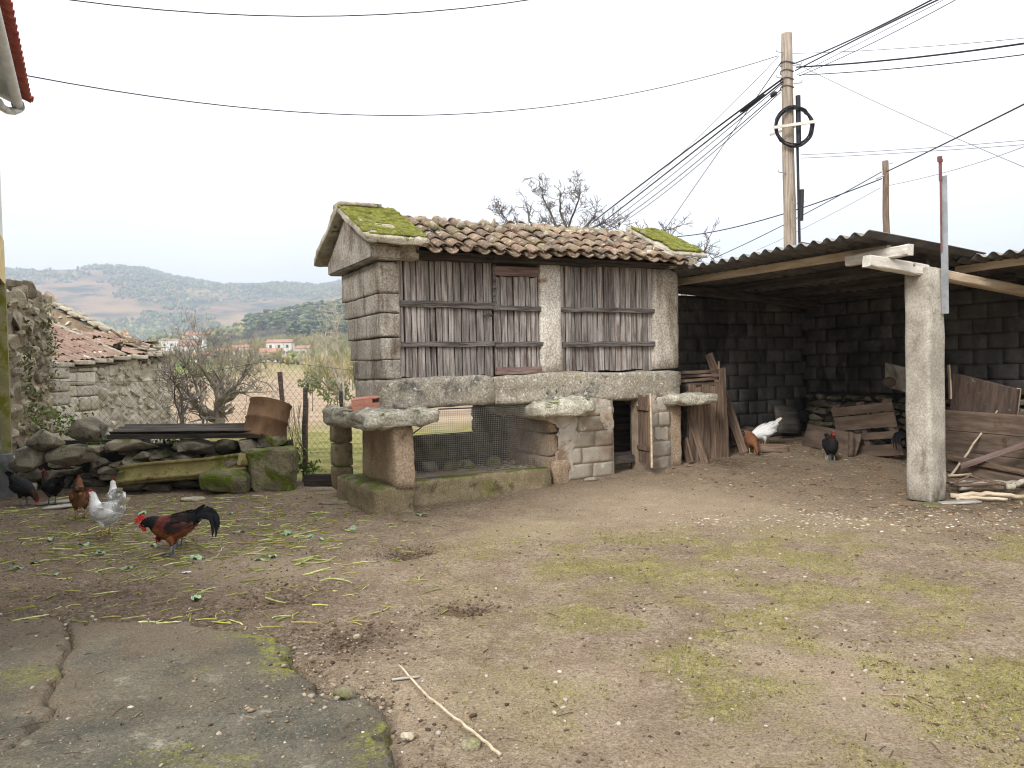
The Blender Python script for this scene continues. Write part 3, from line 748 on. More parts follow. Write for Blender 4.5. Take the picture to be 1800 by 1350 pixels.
def tile_mesh(L, w0, w1, h, seed, n=7, th=.013, chan=False):
    """barrel tile, length along y, from y=0 (lower end)"""
    rr = random.Random(seed)
    v, f = [], []
    for j, y in enumerate((0, L * .5, L)):
        w = w0 + (w1 - w0) * y / L
        for s_ in (0, 1):
            for k in range(n + 1):
                a = math.pi * (.06 + .88 * k / n)
                r = 1 - s_ * th / (w / 2)
                x, z = -math.cos(a) * w / 2 * r, math.sin(a) * h * (1 - s_ * th / h)
                if chan: z = h - z
                v.append((x, y + rr.uniform(-.004, .004), z + rr.uniform(-.002, .002)))
    m = n + 1
    for j in range(2):
        for k in range(n):
            a = j * 2 * m + k; b = (j + 1) * 2 * m + k
            f += [(a, a + 1, b + 1, b), (a + m, b + m, b + m + 1, a + m + 1)]
        for k in (0, n):
            a = j * 2 * m + k; b = (j + 1) * 2 * m + k
            f.append((a, b, b + m, a + m))
    for j in (0, 2):
        for k in range(n):
            a = j * 2 * m + k
            f.append((a, a + m, a + m + 1, a + 1))
    me = mesh_from('tile', v, f)
    bm = bmesh.new(); bm.from_mesh(me); bmesh.ops.recalc_face_normals(bm, faces=bm.faces[:]); bm.to_mesh(me); bm.free()
    me.polygons.foreach_set('use_smooth', [True] * len(me.polygons))
    me.materials.append(M['tile'])
    return me
covers = [tile_mesh(.42, .168, .135, .066, k) for k in range(5)]
chans = [tile_mesh(.42, .15, .175, .06, k + 9, chan=True) for k in range(4)]
pitch = .2
ncol = int((RX1 - RX0) / pitch) + 1
slope_len = math.hypot(RZR - RZ0, RYR - RY0)
for side in (0, 1):
    for c in range(ncol):  # columns of tiles
        x = RX0 + pitch * (c + .3)
        dr = random.gauss(0, .02)
        for r in range(4):
            s = -.07 + r * .265 + dr + random.gauss(0, .012)
            sag = -.018 * math.sin((x - RX0) * 1.9) - .012 * math.sin(x * 5)
            for kind in (0, 1):
                if side == 1 and kind == 1: continue
                me = random.choice(chans if kind else covers)
                xx = x + (pitch / 2 if kind else 0) + random.gauss(0, .008)
                h = .05 if kind == 0 else .0
                y = RY0 + s * math.cos(SL); z = RZ0 + s * math.sin(SL) + h + sag + .012 * (3 - r) * 0 + .004 * r
                rz = random.gauss(0, .035)
                if side == 0:
                    o = link('roof_tile', me, None, roof, (xx, y, z), (SL - .07 + random.gauss(0, .015), random.gauss(0, .04), rz))
                else:
                    o = link('roof_tile', me, None, roof, (xx, 2 * RYR - y, z), (SL - .05, 0, math.pi + rz))
ridge_me = [tile_mesh(.46, .22, .20, .07, k + 30) for k in range(3)]
for i in range(9):
    link('ridge_tile', ridge_me[i % 3], None, roof, (.25 + i * .41, RYR, RZR - .005 + random.gauss(0, .006)), (random.gauss(0, .015) - .02, random.gauss(0, .05), -math.pi / 2 + random.gauss(0, .05)))
rk = [rock_mesh(200 + k, 2, .4, .2, smooth=True) for k in range(5)]
for i in range(22):
    x = .4 + i * .155 + ru(-.1, .1)
    link('ridge_stone', rk[i % 5], M['mortar'] if not rk[i % 5].materials else None, roof, (x, RYR - .08 + ru(-.1, .03), RZR + .02), (ru(0, 6), ru(0, 6), ru(0, 6)), (ru(.04, .09), ru(.04, .08), ru(.02, .04)))
for x, s in ((1.5, .62), (2.1, .5), (3.0, .35), (3.35, .5), (3.5, .18), (1.0, .7), (.6, .55)):
    link('weight_stone', rk[int(x * 7) % 5], None, roof, (x, RY0 + s * math.cos(SL), RZ0 + s * math.sin(SL) + .12), (ru(0, 6), ru(0, 6), ru(0, 6)), (ru(.06, .1), ru(.05, .08), ru(.03, .05)))
# mossy coping slabs over the two gables
def coping(x0, x1, side, seed, m, thick=.095, ylo=-.36, zlo=2.90, yr=.76, zr=3.43, ridge=False):
    L = math.hypot(yr - ylo, zr - zlo) + .04; a = math.atan2(zr - zlo, yr - ylo)
    me = block_mesh(x1 - x0, L, thick, seed, 14, .03, .016, 6, True, .03)
    yc, zc_ = (ylo + yr) / 2, (zlo + zr) / 2 + .02
    if side: yc = 1.44 - yc; a = -a
    return link('coping_slab', me, M[m], gran, ((x0 + x1) / 2, yc, zc_), (a, 0, 0))
def moss_cap(cs, x0, x1, L, seed, n=3600):
    """cushion of moss on a slab, made of small tufts"""
    rr = np.random.default_rng(seed)
    px_ = rr.uniform(-(x1 - x0) / 2 + .015, (x1 - x0) / 2 - .015, n); py_ = rr.uniform(-L / 2 + .03, L / 2 - .02, n)
    k = fbm(px_ * 1.0 + seed, py_, 4, 3) > -.5
    px_, py_ = px_[k], py_[k]
    v, f = ico(1)
    vv = np.concatenate([v * np.array([rr.uniform(.012, .028), rr.uniform(.012, .028), rr.uniform(.01, .02)]) * rr.uniform(.8, 1.2, v.shape) + np.array([a, b, .052]) for a, b in zip(px_, py_)])
    ff = np.concatenate([f + len(v) * i for i in range(len(px_))])
    o = link('moss_cushion', mesh_np('moss', vv, ff, True), M['moss'], cs)
    tag(o, kind='stuff')
c1 = coping(-.42, .30, 0, 71, 'slab_side'); moss_cap(c1, -.42, .30, 1.22, 3)
coping(-.43, .22, 1, 72, 'slab_side')
c2 = coping(3.80, 4.38, 0, 73, 'slab_side', .06, -.30, 2.93, .76, 3.44); moss_cap(c2, 3.82, 4.36, 1.1, 5, 2400)
coping(3.80, 4.36, 1, 74, 'slab_side')
coping(3.62, 4.02, 0, 75, 'slab_side', .05, -.26, 2.90, .1, 3.08)
gblock('ridge_slab', -.40, .12, .62, .92, 3.455, 3.52, 'slab_side', 76, 7, .03, .015)
# supports
sup = empty('support'); sup.parent = gran
gblock('plinth_stone', -.40, .10, -.30, 1.15, -.15, .24, 'granite_mossy', 81, 8, .04, .02, sup)
me = block_mesh(.24, 1.15, .72, 82, 7, .02, .012)
for v in me.vertices:
    v.co.y *= 1.0 - .10 * (v.co.z / .72)
link('pillar_slab', me, M['granite_brown'], sup, (-.02, .28, .57))
gblock('cap_slab', -.52, .36, -.42, 1.35, .87, 1.065, 'granite_cap', 83, 13, .07, .045, sup, .06)
sup2 = empty('support'); sup2.parent = gran
for i in range(3):
    gblock('pillar_stone', 1.97 + .01 * i, 2.25, .02 - .01 * i, 1.2, .1 + i * .29, .385 + i * .29, 'granite_brown', 85 + i, 6, .02, .012, sup2)
gblock('cap_slab', 1.66, 2.50, -.38, 1.25, .905, 1.105, 'granite_cap', 89, 13, .08, .05, sup2, .06)
sup3 = empty('support'); sup3.parent = gran
gblock('pillar_slab', 3.88, 4.09, -.03, 1.2, .08, .97, 'granite_brown', 91, 7, .02, .012, sup3)
gblock('cap_slab', 3.74, 4.56, -.30, 1.2, .955, 1.105, 'granite_cap', 92, 12, .06, .04, sup3, .04)
# mossy kerb, wire screen, back wall of the open bay
gblock('kerb_stone', .09, 1.98, -.10, .10, -.05, .265, 'granite_mossy', 95, 10, .03, .015, warp=.02)
scr = MB()
X0, X1, Z0, Z1 = .10, 1.98, .26, 1.07
st = .024
def bulge(x, z): return .0 - .03 * math.sin((x - X0) / (X1 - X0) * math.pi) * math.sin((z - Z0) / (Z1 - Z0) * math.pi) + .006 * math.sin(x * 9)
nxw, nzw = int((X1 - X0) / st), int((Z1 - Z0) / st)
for i in range(nxw + 1):
    x = X0 + i * st
    scr.tube([(x + .004 * math.sin(z * 7), bulge(x, z) - .02, z) for z in np.linspace(Z0, Z1, 6)], .0017, 3, False)
for j in range(nzw + 1):
    z = Z0 + j * st
    scr.tube([(x, bulge(x, z) - .02, z - .012 * math.sin((x - X0) * 1.6)) for x in np.linspace(X0, X1, 10)], .0017, 3, False)
tag(scr.build('wire_screen', M['wire_pale'], gran), kind='stuff')
MB().tube([(.12, -.05, .28), (.10, -.04, .9)], [.016, .013], 6).build('frame_stick', M['wood_dark'], gran)
bw = empty('rear_wall'); bw.parent = gran
MB().box(.1, 2.0, 1.16, 1.24, 0, .66).box(.1, .56, 1.16, 1.24, .66, 1.1).box(1.54, 2.0, 1.16, 1.24, .66, 1.1).build('core', M['shed_joint'], bw)
MB().box(.16, 3.8, .28, .9, 1.13, 1.17).build('floor_slab', M['granite_brown'], gran)
seed = 300
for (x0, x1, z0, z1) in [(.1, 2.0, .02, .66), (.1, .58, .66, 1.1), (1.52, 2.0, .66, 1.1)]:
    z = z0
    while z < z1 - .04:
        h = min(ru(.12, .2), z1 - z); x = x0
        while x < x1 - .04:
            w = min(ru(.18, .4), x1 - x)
            gblock('stone', x + .005, x + w - .005, 1.06 + ru(-.02, .02), 1.28, z + .005, z + h - .005, 'rubble_shaded', seed, 3, .03, .015, bw)
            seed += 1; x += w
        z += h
# masonry infill with the hen door
inf = empty('front_wall'); inf.parent = gran
MB().box(2.16, 2.955, -.036, .12, .06, 1.09).build('mortar_bed', M['joint'], inf)
MB().box(3.36, 3.90, -.036, .12, .1, 1.09).build('mortar_bed', M['joint'], inf)
rows = [(.08, .265), (.27, .47), (.475, .675), (.68, .865), (.87, 1.07)]
bx = [[2.16, 2.62, 2.95], [2.18, 2.46, 2.95], [2.20, 2.66, 2.95], [2.40, 2.80, 2.95], [2.5, 2.95]]
bx2 = [[3.36, 3.88], [3.36, 3.89], [3.36, 3.62, 3.88], [3.36, 3.70, 3.89], [3.36, 3.6, 3.87]]
seed = 400
for (z0, z1), a, b in zip(rows, bx, bx2):
    for row in (a, b):
        for p, q in zip(row, row[1:]):
            gblock('concrete_block', p + .006, q - .006, -.045 + ru(-.005, .006), .06, z0, z1 + .001, 'block', seed, 4, .008, .005, inf, .004); seed += 1
def blob(name, pts, z, m, parent):
    pass
for (x, z, sx_, sz_) in ((2.86, .83, .13, .17), (2.72, 1.03, .2, .08), (2.26, .6, .16, .2), (2.2, .9, .2, .16), (2.22, .3, .16, .2), (3.50, 1.03, .16, .1), (3.62, .92, .09, .1)):
    link('render_patch', rock_mesh(int(x * 100), 3, .2, .5, 2.4, True), M['plaster'], inf, (x, -.042, z), (0, 0, 0), (sx_, .012, sz_))
gblock('foot_stone', 2.02, 2.26, -.08, .12, .0, .34, 'granite_brown', 97, 5, .06, .03, inf)
MB().box(2.3, 3.9, .75, .79, .1, 1.2).box(3.36, 3.9, .13, .15, .1, 1.1).build('shade_board', M['wood_beam'], gran)  # added dark boards standing in for the shade behind the hen door
hd = empty('hen_door', (3.365, -.03, .24), rad(258)); hd.parent = gran
for i in range(3):
    link('plank', plank_mesh(.87 + .03 * (i == 2), .115, .018, 500 + i, 5, .003, .003), M['wood_brown'], hd, (.06 + i * .12, 0, -.02 * (i == 2)))
for z in (.16, .68):
    MB().box(.01, .34, -.035, -.012, z, z + .05).build('ledge', M['wood_brown'], hd)
MB().tube([(.375, 0, -.05), (.38, .0, .5), (.37, 0, .9)], [.016, .014, .012], 6).build('stile', M['wood_pale'], hd)
for i in range(3):
    link('step_board', plank_mesh(.36, .05, .03, 510 + i, 4, .004, .004, 'x'), M['wood_beam'], gran, (2.97, .04 + .03 * i, .24 + .045 * i))

# ------------------------------------------------------------------ open shed
SO = Vector((3.669, 8.1, 0))
def sw(x, y, z): return SO + UX * x + VX * y + Vector((0, 0, z))
def sgz(x, y):
    p = sw(x, y, 0); return gz1(p.x, p.y)
shed = empty('open_shed', SO, TH, 'open block-walled lean-to shed with a corrugated fibre-cement roof on a concrete post', 'shed')
sroof = empty('corrugated_roof'); sroof.parent = shed
def rz_(x): return 2.79 - .075 * x
def sheet(x0, x1, y0, y1, dz, seed):
    rr = random.Random(seed)
    ny_ = int((y1 - y0) / .177 * 10); nx_ = 5
    v, f = [], []
    for s_ in (0, 1):
        for i in range(nx_ + 1):
            x = x0 + (x1 - x0) * i / nx_
            for j in range(ny_ + 1):
                y = y0 + (y1 - y0) * j / ny_
                z = rz_(x) + .026 * math.cos(2 * math.pi * y / .177) - s_ * .009 + dz + .006 * math.sin(x * 1.3 + seed) + .008 * math.sin(y * 1.7 + 1)
                v.append((x + (rr.uniform(-.006, .006) if i in (0, nx_) else 0), y, z))
    W = ny_ + 1; K = (nx_ + 1) * W
    for i in range(nx_):
        for j in range(ny_):
            a = i * W + j
            f += [(a, a + W, a + W + 1, a + 1), (a + K, a + K + 1, a + K + W + 1, a + K + W)]
    for j in range(ny_):
        f += [(j, j + 1, j + 1 + K, j + K), (nx_ * W + j, nx_ * W + j + K, nx_ * W + j + 1 + K, nx_ * W + j + 1)]
    for i in range(nx_):
        f += [(i * W, i * W + K, (i + 1) * W + K, (i + 1) * W), (i * W + ny_, (i + 1) * W + ny_, (i + 1) * W + ny_ + K, i * W + ny_ + K)]
    return link('roof_sheet', mesh_from('sheet', v, f, True), M['fibro'], sroof)
for k in range(5):
    sheet(0 + ru(-.02, .02), 1.95, k * .885, (k + 1) * .885 + .09, .010 * (k % 2), k)
    sheet(1.8, 3.75, k * .885, (k + 1) * .885 + .09, -.022 + .01 * (k % 2), k + 9)
for k in range(5):
    sheet(1.78 + ru(-.02, .02), 3.75, -(k + 1) * .885, -k * .885 + .09, -.022 + .01 * (k % 2), k + 20)
def timber(name, a, b, w, h, m, parent, seed, label=None):
    a, b = Vector(a), Vector(b); d = b - a
    me = plank_mesh(d.length, h, w, seed, 8, .004, .004, 'x')
    q = d.to_track_quat('X', 'Z')
    return link(name, me, M[m], parent, a, q.to_euler())
timber('purlin', (.5, 3.95, 2.695), (.5, .15, 2.665), .07, .095, 'wood_pale', shed, 601)
timber('purlin_end', (.42, .62, 2.60), (.46, -.12, 2.625), .1, .11, 'wood_white', shed, 602)
timber('purlin', (2.1, .45, 2.545), (2.1, -4.5, 2.60), .07, .09, 'wood_pale', shed, 603)
for i, x in enumerate((1.35, 2.2, 3.0)):
    timber('purlin', (x, 3.95, rz_(x) - .085), (x, .3, rz_(x) - .09), .07, .1, 'wood_beam', shed, 604 + i)
timber('rafter', (1.0, .16, 2.465), (3.5, .14, 2.23), .12, .11, 'wood_pale', shed, 608)
timber('rafter_end', (.14, .16, 2.53), (1.02, .10, 2.455), .11, .12, 'wood_white', shed, 609)
timber('rafter', (.45, 3.7, 2.62), (3.5, 3.7, 2.4), .12, .12, 'wood_beam', shed, 610)
me = block_mesh(.285, .30, 2.52, 611, 9, .035, .008, 6, True, .012)
for v in me.vertices:
    if v.co.z > 1.1 and v.co.x > .05: v.co.z -= (v.co.x - .05) * .5
link('post', me, M['post'], shed, (1.035, .135, 1.22))
blk = [block_mesh(.397, .2, .201, 620 + k, 3, .004, .003, 6, True, .003) for k in range(4)]
for b_ in blk: b_.materials.append(M['shed_block'])
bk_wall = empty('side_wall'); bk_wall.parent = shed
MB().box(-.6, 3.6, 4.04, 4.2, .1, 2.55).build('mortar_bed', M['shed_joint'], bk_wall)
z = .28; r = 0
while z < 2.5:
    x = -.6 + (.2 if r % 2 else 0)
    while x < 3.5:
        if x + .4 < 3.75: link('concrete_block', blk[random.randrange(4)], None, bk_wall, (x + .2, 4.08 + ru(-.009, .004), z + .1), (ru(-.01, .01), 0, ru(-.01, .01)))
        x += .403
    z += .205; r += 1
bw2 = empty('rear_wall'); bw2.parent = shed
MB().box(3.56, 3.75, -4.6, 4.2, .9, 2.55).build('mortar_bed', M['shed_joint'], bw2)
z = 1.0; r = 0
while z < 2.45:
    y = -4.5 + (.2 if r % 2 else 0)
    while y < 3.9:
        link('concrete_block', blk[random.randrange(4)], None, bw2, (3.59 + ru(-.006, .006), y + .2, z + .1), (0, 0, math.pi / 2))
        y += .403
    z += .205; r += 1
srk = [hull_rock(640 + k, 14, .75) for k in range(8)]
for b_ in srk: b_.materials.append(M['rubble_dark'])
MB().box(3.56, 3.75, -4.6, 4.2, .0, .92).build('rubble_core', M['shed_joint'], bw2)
for r in range(7):
    y = 3.98
    while y > -.6:
        w = ru(.16, .42)
        link('stone', random.choice(srk), None, bw2, (3.54 + ru(-.03, .03), y - w / 2, .26 + r * .108), (ru(-.2, .2), ru(-.1, .1), math.pi / 2 + ru(-.1, .1)), (w / 2 * 1.12, .12, .062))
        y -= w
# mast fixed to the post
mast = empty('metal_mast', sw(1.12, -.045, 0), TH, 'galvanised steel mast with a reddish rod clamped to the concrete shed post', 'mast')
MB().box(-.028, .028, -.02, .02, 1.98, 3.45).box(-.028, -.022, -.06, -.02, 1.98, 3.45).build('tube', M['steel'], mast)
MB().tube([(-.046, .0, 2.65), (-.046, .0, 3.55)], .010, 8).tube([(-.046, .0, 3.40), (-.046, .0, 3.62)], .017, 8).build('rod', M['red_paint'], mast)
MB().box(-.075, -.02, -.015, .015, 3.60, 3.63).box(-.07, -.04, -.02, .02, 3.63, 3.66).build('clamp', M['red_paint'], mast)

# ------------------------------------------------------------------ timber beside the granary
def thing_board(name, a, b, w, t, m, label, cat, group=None, seed=1, roll=0.0):
    """one loose board from a to b; its face width w, thickness t"""
    a, b = Vector(a), Vector(b); d = b - a
    if m == 'wood_brown': m = 'wood_brown_x'
    me = plank_mesh(d.length, w, t, seed, 6, w * .03, .006, 'x')
    q = d.to_track_quat('X', 'Z')
    o = link(name, me, M[m], None, a, (q.to_matrix() @ Matrix.Rotation(roll, 3, 'X')).to_euler())
    return tag(o, label, cat, group)
hb = at(1243, 800, 11.25)
hut = empty('wooden_hutch', (hb.x, hb.y, gz1(hb.x, hb.y) - .02), TH - .02, 'old hutch with a front of upright brown planks next to the granary', 'hutch')
for i in range(5):
    link('front_plank', plank_mesh(1.08 - .03 * (i % 2), .118, .03, 650 + i, 5, .005, .006), M['wood_brown'], hut, (-.25 + i * .122, 0 + ru(-.01, .01), 0), (0, ru(-.01, .01), 0))
link('corner_stake', plank_mesh(1.3, .07, .06, 656, 6, .006, .008), M['wood_brown'], hut, (.33, -.02, 0), (0, -.03, 0))
for i in range(4):
    link('side_plank', plank_mesh(1.0, .13, .025, 660 + i, 4, .004, .004), M['wood_brown'], hut, (.34, .1 + i * .14, 0), (0, 0, math.pi / 2))
MB().box(-.32, .36, .02, .62, 1.06, 1.10).build('top', M['wood_shed'], hut)
MB().box(-.32, .32, .58, .61, .0, 1.06).box(-.33, -.30, .02, .6, 0, 1.06).build('inner_panel', M['wood_beam'], hut)
hz = gz1(hb.x, hb.y) - .02
def hw(x, y, z): return Vector((hb.x, hb.y, hz)) + UX * x + VX * y + Vector((0, 0, z))
G = 'boards stacked on the hutch'
thing_board('loose_board', hw(-.36, .1, 1.14), hw(.40, .12, 1.15), .14, .04, 'wood_brown', 'lowest brown board in the stack on the hutch', 'board', G, 671, math.pi / 2)
thing_board('loose_board', hw(-.38, .2, 1.19), hw(.36, .06, 1.205), .16, .035, 'wood_red', 'reddish middle board in the stack on the hutch', 'board', G, 672, math.pi / 2)
thing_board('loose_board', hw(-.4, .08, 1.255), hw(.46, .16, 1.26), .15, .045, 'wood_brown', 'topmost brown board on the hutch, longer than those below', 'board', G, 673, math.pi / 2)
MB().tube([(0, 0, 0), (.0, 0, .13)], [.022, .012], 6).build('peg', M['wood_brown'])
tag(bpy.data.objects['peg'], 'short wooden peg standing on the boards over the hutch', 'peg'); bpy.data.objects['peg'].location = hw(.36, .12, 1.27)
a, b = at(1308, 772, 11.7), at(1246, 622, 12.1)
a.z = gz1(a.x, a.y)
thing_board('leaning_plank', a, b, .13, .03, 'wood_brown', 'long brown plank leaning up behind the hutch in the shed', 'plank', None, 674, .0)
a, b = at(1240, 804, 11.0), at(1207, 712, 11.15)
a.z = gz1(a.x, a.y)
thing_board('leaning_plank', a, b, .10, .03, 'wood_brown', 'plank leaning against the front of the hutch beside the granary', 'plank', None, 675)
a, b = at(1214, 806, 10.95), at(1203, 772, 11.1); a.z = gz1(a.x, a.y)
thing_board('board_offcut', a, b, .15, .03, 'wood_brown', 'short upright board offcut standing by the granary corner', 'board', None, 676)
a, b = at(1222, 640, 12.2), at(1215, 612, 12.25)
thing_board('leaning_plank', (a.x, a.y, a.z - .4), b, .1, .03, 'wood_shed', 'dim plank end sticking up behind the stacked boards', 'plank', None, 677)
# things along the shed walls
g = sgz(2.5, 3.7)
sl = link('leaning_slab', block_mesh(.5, .04, .46, 680, 3, .004, .002), M['fibro_dark'], None, sw(2.85, 3.78, .58), (rad(-16), rad(4), TH))
tag(sl, 'flat grey concrete slab leaning in the far corner of the shed', 'slab')
crate = empty('slatted_crate', sw(1.75, 3.72, sgz(1.75, 3.72)), TH, 'small dark slatted crate against the block wall of the shed', 'crate')
for i in range(5): MB().box(-.22, .22, -.1, -.08, .03 + i * .05, .062 + i * .05).build('slat', M['wood_shed'], crate)
for x in (-.22, .2): MB().box(x, x + .02, -.08, .12, 0, .28).build('side', M['wood_shed'], crate)
pal = empty('pallet', sw(2.72, 1.62, sgz(2.72, 2.1) - .01), TH + math.pi / 2, 'brown wooden pallet standing on edge in the shed, tilted against the rear wall', 'pallet')
pal.rotation_euler = (rad(-9), rad(7), TH + math.pi / 2)
for i, (z0, h) in enumerate(((.06, .16), (.30, .10), (.46, .2), (.68, .12))):
    link('board', plank_mesh(1.0, h, .022, 690 + i, 6, .004, .004, 'x'), M['wood_shed'], pal, (0, 0, z0 + h / 2))
for x in (.06, .5, .92): MB().box(x, x + .08, -.1, -.012, .03, .84).build('stringer', M['wood_shed'], pal)
bd = link('leaning_board', block_mesh(.95, .03, .34, 700, 4, .006, .003), M['wood_shed'], None, sw(2.52, 2.66, sgz(2.5, 2.6) + .165), (rad(-18), rad(7), TH - math.pi / 2))
tag(bd, 'wide brown board leaning low in front of the stone wall in the shed', 'board')
bx_ = link('wood_block', block_mesh(.06, .06, .36, 701, 3, .008, .004), M['wood_shed'], None, sw(2.38, 2.2, sgz(2.4, 2.2) + .17), (0, .05, TH))
tag(bx_, 'short square post standing at the end of the leaning board', 'post')
pan = empty('plank_panel', sw(2.86, 1.16, sgz(2.86, .5) - .01), TH - math.pi / 2, 'big brown panel of three wide planks standing behind the concrete post', 'panel')
pan.rotation_euler = (rad(8), rad(1.5), TH - math.pi / 2)
for i in range(3):
    link('plank', plank_mesh(1.9, .262, .035, 710 + i, 6, .003, .003, 'x'), M['wood_shed'], pan, (0, 0, .15 + i * .268))
MB().box(1.0, 1.06, .02, .05, .02, .84).build('batten', M['wood_shed'], pan)
od = empty('discarded_door_leaf', sw(3.1, 1.2, .78), TH - math.pi / 2, 'worn dark panelled door lying tilted on top of the plank panel', 'door')
od.rotation_euler = (rad(12), rad(14), TH - math.pi / 2)
MB().box(0, .85, -.02, .02, 0, .55).build('leaf', M['dark_door'], od)
for x0, x1, z0, z1 in ((.12, .34, .06, .47), (.42, .72, .06, .47)):
    f = MB()
    for q in ((x0, x1, z0, z0 + .03), (x0, x1, z1 - .03, z1), (x0, x0 + .03, z0 + .03, z1 - .03), (x1 - .03, x1, z0 + .03, z1 - .03)): f.box(q[0], q[1], .02, .034, q[2], q[3])
    f.build('panel_moulding', M['panel_paint'], od)
MB().box(.80, .85, .02, .045, 0, .55).build('stile', M['wood_pale'], od)
fr = empty('painted_frame', sw(3.02, 2.12, 1.12), TH - math.pi / 2, 'pale painted board with a moulded frame resting above the pallet', 'frame')
fr.rotation_euler = (rad(15), rad(13), TH - math.pi / 2)
MB().box(0, .62, -.012, .012, 0, .36).build('board', M['panel_paint'], fr)
f = MB()
for q in ((.05, .57, .05, .08), (.05, .57, .28, .31), (.05, .08, .08, .28), (.54, .57, .08, .28)): f.box(q[0], q[1], .012, .024, q[2], q[3])
f.build('moulding', M['panel_paint'], fr)
MB().box(.12, .5, .012, .018, .1, .26).build('dark_inset', M['dark_door'], fr)
jar = link('pot', rock_mesh(77, 2, .1, .04, smooth=True), M['dark_door'], None, sw(2.9, 1.98, 1.18), (0, 0, 0), (.1, .08, .08))
tag(jar, 'dark round pot among the junk above the pallet', 'pot')
for o, p, q, r_, m, lab, cat in [('pale_upright', sw(3.0, 1.14, .95), sw(3.02, 1.16, 1.42), .05, 'wood_pale', 'pale upright board just right of the post in the shed', 'board')]:
    thing_board(o, p, q, .1, .02, m, lab, cat, None, 5)
thing_board('timber_beam', sw(2.58, 1.35, sgz(2.6, 1.2) + .11), sw(2.5, -.6, sgz(2.6, -.5) + .05), .15, .15, 'wood_shed', 'heavy squared timber lying along the foot of the plank panel', 'beam', None, 720)
thing_board('timber_beam', sw(2.42, .8, sgz(2.6, .6) + .235), sw(2.46, -.5, sgz(2.6, -.4) + .16), .06, .05, 'wood_brown', 'thin timber lying on top of the heavy squared one', 'beam', None, 721)
thing_board('timber_beam', sw(2.3, .55, sgz(2.6, .5) + .16), sw(2.6, -.1, .5), .07, .05, 'wood_red', 'curved reddish timber propped against the plank panel', 'beam', None, 722)
def branch(name, pts, r0, r1, m, label, group=None, n=7, seed=1):
    rr = random.Random(seed); P = [Vector(p) for p in pts]; Q = []
    for i in range(len(P) - 1):
        for k in range(5): Q.append(P[i].lerp(P[i + 1], k / 5) + Vector((rr.gauss(0, 1), rr.gauss(0, 1), rr.gauss(0, 1))) * r0 * .3)
    Q.append(P[-1])
    o = MB().tube(Q, [r0 + (r1 - r0) * i / (len(Q) - 1) for i in range(len(Q))], n).build(name, M[m], smooth=True)
    return tag(o, label, 'branch', group)
a, b = at(1666, 796, 9.75), at(1753, 722, 10.0); a.z = gz1(a.x, a.y)
branch('leaning_stick', [a, a.lerp(b, .4) + Vector((0, 0, -.01)), b], .017, .011, 'wood_pale', 'long thin pale stick leaning on the plank panel right of the post', None, 6, 3)
def gp(px, py, Y, dz=0):
    p = at(px, py, Y); return Vector((p.x, p.y, gz1(p.x, p.y) + dz))
GB = 'branches in the firewood heap'
wood = [((1690, 848), (1800, 832), 8.95, 9.1, .035, 'birch', 'thick spotted birch branch lying front of the firewood heap', .08),
        ((1770, 838), (1830, 826), 8.85, 9.0, .036, 'birch', 'thick pale birch log cut short at the right end of the firewood heap', .12),
        ((1670, 836), (1800, 858), 8.75, 8.6, .03, 'wood_pale', 'split pale rail lying lowest in front of the firewood heap', .03),
        ((1668, 826), (1745, 822), 9.25, 9.2, .025, 'birch', 'thin mottled branch at the back of the firewood heap', .06),
        ((1672, 842), (1738, 818), 9.05, 9.2, .014, 'wood_brown', 'crooked brown twig crossing over the firewood heap', .16),
        ((1666, 806), (1800, 798), 9.7, 9.8, .016, 'wood_pale', 'straight pale stick lying behind the yellow block', .05),
        ((1680, 856), (1770, 862), 8.6, 8.5, .022, 'wood_pale', 'weathered stick lying nearest the camera before the firewood heap', .02),
        ((1700, 830), (1790, 848), 9.1, 8.9, .028, 'wood_brown', 'brown branch lying askew in the middle of the firewood heap', .1)]
for i, (p, q, y0, y1, r_, m, lab, dz) in enumerate(wood):
    branch('firewood_branch', [gp(*p, y0, r_ + dz * .5), gp((p[0] + q[0]) / 2, (p[1] + q[1]) / 2, (y0 + y1) / 2, r_ + dz), gp(*q, y1, r_ + dz * .4)], r_, r_ * .7, m, lab, GB, 8, 40 + i)
for i, (px, py, Y, L, an, lab) in enumerate([(1700, 815, 9.5, .5, .3, 'flat brown board on the dirt between post and yellow block'), (1765, 822, 9.4, .45, -.35, 'grey board lying beside the yellow wood block'), (1715, 835, 9.0, .5, .1, 'thin bark slab lying on the firewood heap'), (1685, 868, 8.5, .4, -.1, 'small plank end flat on the dirt by the post')]):
    p = gp(px, py, Y, .03 if i < 3 else .012)
    if i == 2: p.z += .08
    o = link('flat_board', block_mesh(L, .14, .02, 740 + i, 3, .005, .004), M['wood_brown_x' if i % 2 == 0 else 'grey_wood'], None, p, (ru(-.05, .05), ru(-.05, .05), an)); tag(o, lab, 'board')
p = gp(1742, 808, 9.7, .055)
tag(link('wood_block', block_mesh(.11, .11, .11, 750, 3, .008, .003), M['yellow_block'], None, p, (.1, .1, .5)), 'small pale yellow wood block by the firewood', 'block')
p = gp(1352, 795, 11.7, .05)
tag(link('timber_block', block_mesh(.52, .16, .12, 751, 4, .012, .006), M['wood_brown_x'], None, p, (0, .02, rad(-14))), 'rough brown timber lying by the hens at the shed mouth', 'timber')
p = gp(1456, 818, 11.0, .05)
tag(link('wooden_stub', block_mesh(.07, .07, .13, 752, 3, .008, .004), M['grey_wood'], None, p, (0, 0, .3)), 'short pale wooden stub standing in front of the black hen', 'stub')
p = gp(1640, 880, 8.4, .0)
tag(link('mossy_stone', rock_mesh(753, 2, .4, .15), M['rubble_mossy'], None, p, (0, 0, .2), (.16, .12, .035)), 'flat mossy stone at the foot of the shed post', 'stone')

